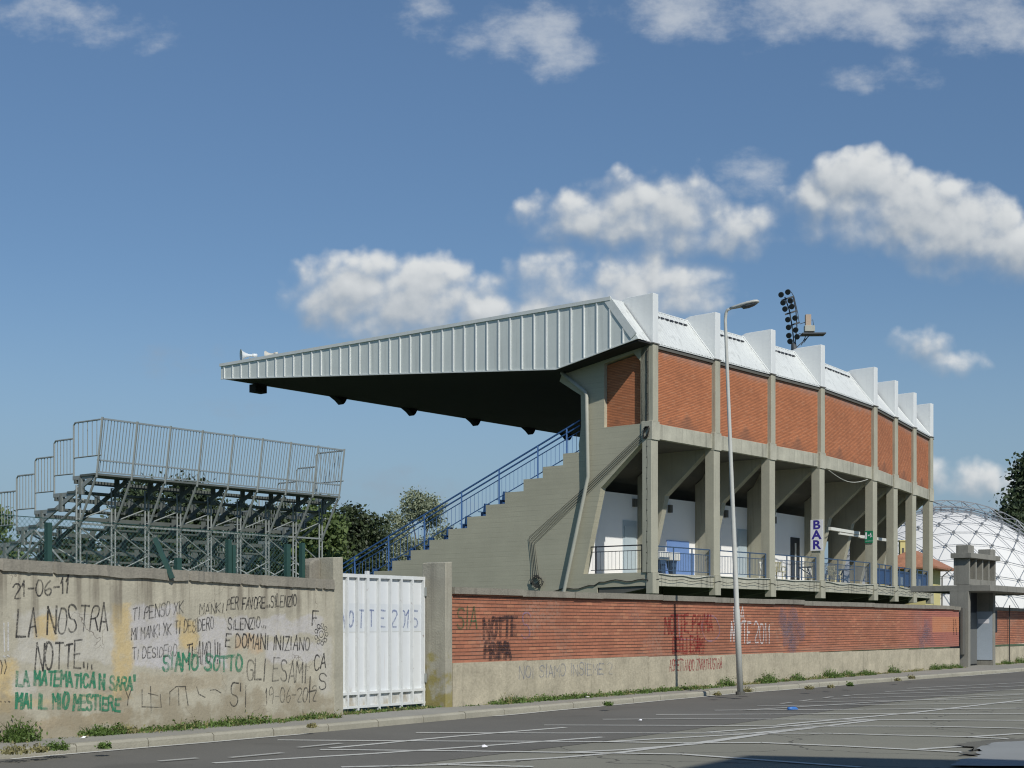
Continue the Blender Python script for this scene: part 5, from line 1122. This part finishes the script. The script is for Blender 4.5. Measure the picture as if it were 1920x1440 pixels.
px_tree('tree', 165, 1876, 2010, 868, 'poplar', 'ddark dense tall tree at the right edge beside the dome', 26000, .32, 20)
px_tree('tree', 150, 1862, 1925, 930, 'round', 'dlow dark tree in front of the tall one at the right edge', 6000, .28, 21)
px_tree('tree', 92, 540, 660, 1040, 'round', 'mlow green bush-like tree behind the gate post', 5000, .18, 22, skirt=True)

# ------------------------------------------------------------------ weeds along the walls and the kerb
gb, gd_ = MB(), MB(); rg = random.Random(5)
def tuft(m_, c, h, r, n, bend=.9, w=.011):
    for q_ in range(n):
        a = rg.uniform(0, 6.283); q = r * math.sqrt(rg.random()); fall = 1 - .55 * q / r; b0 = Vector((c.x + q * math.cos(a), c.y + q * math.sin(a), c.z)); hh = h * rg.uniform(.3, 1.0) * fall; la = rg.uniform(0, 6.283); ln_ = bend * hh * rg.uniform(.1, 1)
        d = Vector((math.cos(la), math.sin(la), 0)); s_ = Vector((-d.y, d.x, 0)) * w * rg.uniform(.5, 1.3)
        if q_ % 3:      # broad leaves on thin stalks
            p_ = b0 + d * ln_ + Vector((0, 0, hh * rg.uniform(.3, 1))); f_ = Vector((rg.gauss(0, 1), rg.gauss(0, 1), rg.gauss(0, .7))).normalized() * rg.uniform(.012, .03); g_ = f_.cross(Vector((rg.gauss(0, 1), rg.gauss(0, 1), rg.gauss(0, 1)))).normalized() * f_.length * .6
            m_.add([p_ - f_, p_ + g_, p_ + f_, p_ - g_], [(0, 1, 2, 3)])
        else:
            m1_ = b0 + d * ln_ * .3 + Vector((0, 0, hh * .6)); t_ = b0 + d * ln_ + Vector((0, 0, hh)); m_.add([b0 - s_, b0 + s_, m1_ + s_ * .7, m1_ - s_ * .7, t_], [(0, 1, 2, 3), (3, 2, 4)])
def wall_weeds(t0, t1, dens, h, dry=.2, spread=.16, d_mid=-.1):
    k = int((t1 - t0) * dens)
    for _ in range(k):
        t_ = rg.uniform(t0, t1); nz = mnoise.noise(Vector((t_ * 1.1, 3.1, 0))); f = .72 + nz * .9
        if f < .12: continue
        tuft(gd_ if rg.random() < dry else gb, wp(t_, d_mid + rg.gauss(0, spread * .5), .10), h * min(f, 1.3) * rg.uniform(.5, 1.1), .12, 14, .9)
wall_weeds(2.1, 6.1, 60, .27, .15, .2, -.17); wall_weeds(6.6, 9.3, 45, .13, .3, .1, .15); wall_weeds(9.7, 10.4, 10, .12); wall_weeds(10.6, 19.5, 60, .24, .12, .2, -.16); wall_weeds(19.5, 29.5, 22, .22, .55, .12, -.1)
wall_weeds(29.5, 38.6, 14, .2, .8, .1); wall_weeds(42.3, 60, 12, .22, .5, .15); wall_weeds(-2, 2.1, 5, .12, .8)
for px, py, h in ((20, 1384, .42), (36, 1383, .36)): tuft(gb, wp(wt_(px, 1388)[0], -.12, .1), h, .2, 420)
for px, h in ((165, .28), (180, .24), (205, .3), (225, .26)): tuft(gb if px < 210 else gd_, wp(wt_(px, 1370)[0], -.1, .1), h * .8, .19, 260)
for px, h in ((1350, .4), (1418, .32), (1432, .5), (1485, .38), (1545, .5), (1558, .3), (1580, .34), (1610, .3), (1666, .45), (1620, .26), (1745, .4), (1765, .36), (1785, .3), (1878, .3), (1905, .45)): tuft(gb, wp(wt_(px, 1260)[0], -.14, .1), h * .85, .22, 330)
tag(gb.build('wall_weeds', M['blade'], fix=False), kind='stuff'); tag(gd_.build('dry_grass', M['dryblade'], fix=False), kind='stuff')
KT = [((30, 1412), .22, .22, 'd', 'wide dry grass tuft on the kerb at the lower left corner'), ((75, 1409), .2, .12, 'd', 'dry grass tuft on the kerb, second from the lower left corner'), ((108, 1405), .24, .18, 'g', 'greener weed tuft on the kerb at the left, right of the dry ones'), ((195, 1402), .16, .09, 'g', 'small lone green weed in the sidewalk left of the gate'),
      ((585, 1363), .12, .08, 'd', 'tiny weed in a kerb joint in front of the gate post'), ((1140, 1322), .14, .1, 'g', 'small weed on the kerb below the faded blue writing'), ((1400, 1297), .22, .14, 'd', 'brown weed tuft at the foot of the street lamp'), ((1345, 1303), .14, .1, 'd', 'low weed on the kerb just left of the street lamp'),
      ((1518, 1292), .18, .1, 'd', 'weed tuft on the kerb, first right of the lamp'), ((1557, 1289), .15, .09, 'd', 'weed tuft on the kerb, second right of the lamp'), ((1594, 1286), .2, .1, 'g', 'green weed tuft on the kerb, third right of the lamp'), ((1683, 1276), .16, .1, 'd', 'weed tuft on the far kerb left of the entrance'), ((1710, 1272), .18, .12, 'd', 'weed tuft on the far kerb nearest the entrance')]
for (px, py), h, r_, k_, lab in KT:
    c_ = ray_ground(px, py, .112); m_ = MB(); tuft(m_, c_ - Vector((0, 0, .01)), h * .85, r_ * .75, 190 if k_ == 'g' else 170); tag(m_.build('weed_tuft', M['blade' if k_ == 'g' else 'dryblade'], at=c_, fix=False), lab, 'weed', 'weed tufts on the kerb')
# litter
c_ = ray_ground(1487, 1332); lt2 = MB().tube([c_ + Vector((-.10, -.05, .035)), c_ + Vector((-.02, .0, .035)), c_ + Vector((.05, .03, .035)), c_ + Vector((.10, .05, .02))], [.032, .034, .032, .012], 9)
tag(lt2.build('plastic_bottle', M['litter_blue'], at=c_, smooth=True), 'crushed blue plastic bottle lying on the car park', 'bottle')
for (px, py), s_, lab in (((1101, 1309), .09, 'white scrap of paper on the weeds below the brick wall'), ((1200, 1352), .06, 'white scrap of paper on the road in front of the brick wall'), ((909, 1401), .05, 'tiny pale scrap on the parking lines left of centre'), ((156, 1385), .05, 'tiny white scrap on the sidewalk at the left')):
    c_ = ray_ground(px, py, .115 if py < 1320 or py == 1385 else .02); g_ = []
    for a in range(7): q = s_ * .55 * rg.uniform(.6, 1.2); g_.append(c_ + Vector((q * math.cos(a * .9) * 1.3, q * math.sin(a * .9), rg.uniform(.0, .03))))
    m_ = MB().add([c_ + Vector((0, 0, .035))] + g_, [(0, 1 + k, 1 + (k + 1) % 7) for k in range(7)]); tag(m_.build('paper_scrap', M['sign_white'], at=c_, fix=False), lab, 'litter')

# ------------------------------------------------------------------ building outside the frame whose shadow falls on the car park
H = 12.0; sh = Vector((SUN.x, SUN.y, 0)) / SUN.z * H
A_, B_, C_, E_ = ray_ground(1400, 1416) + sh, ray_ground(1800, 1425) + sh, ray_ground(1280, 1440) + sh, Vector((26.6, 7.85, 0)) + sh  # unseen far end stretched out to block more sky light
dC = (C_ - A_).normalized() * 12; ft = [A_, B_, E_, E_ + dC * 1.0, A_ + dC]
bb = empty('roadside_building', (A_ + E_ + dC) / 2); tag(bb, 'building outside the frame casting the straight shadow at the lower right', 'building')
MB().loft([[Vector((p.x, p.y, 0)) for p in ft], [Vector((p.x, p.y, H)) for p in ft]]).build('wall', M['bldg'], bb, at=bb.location)
n_ = (E_ - B_).normalized(); nn = Vector((-n_.y, n_.x, 0))
for k in range(4):
    for fz in (1.0, 4.4, 7.8):
        p_ = B_ + n_ * (1.0 + k * 1.3); MB().obox((p_.x, p_.y, fz), n_ * .8, nn * .03, (0, 0, 1.5)).build('window', M['glass'], bb, at=bb.location)
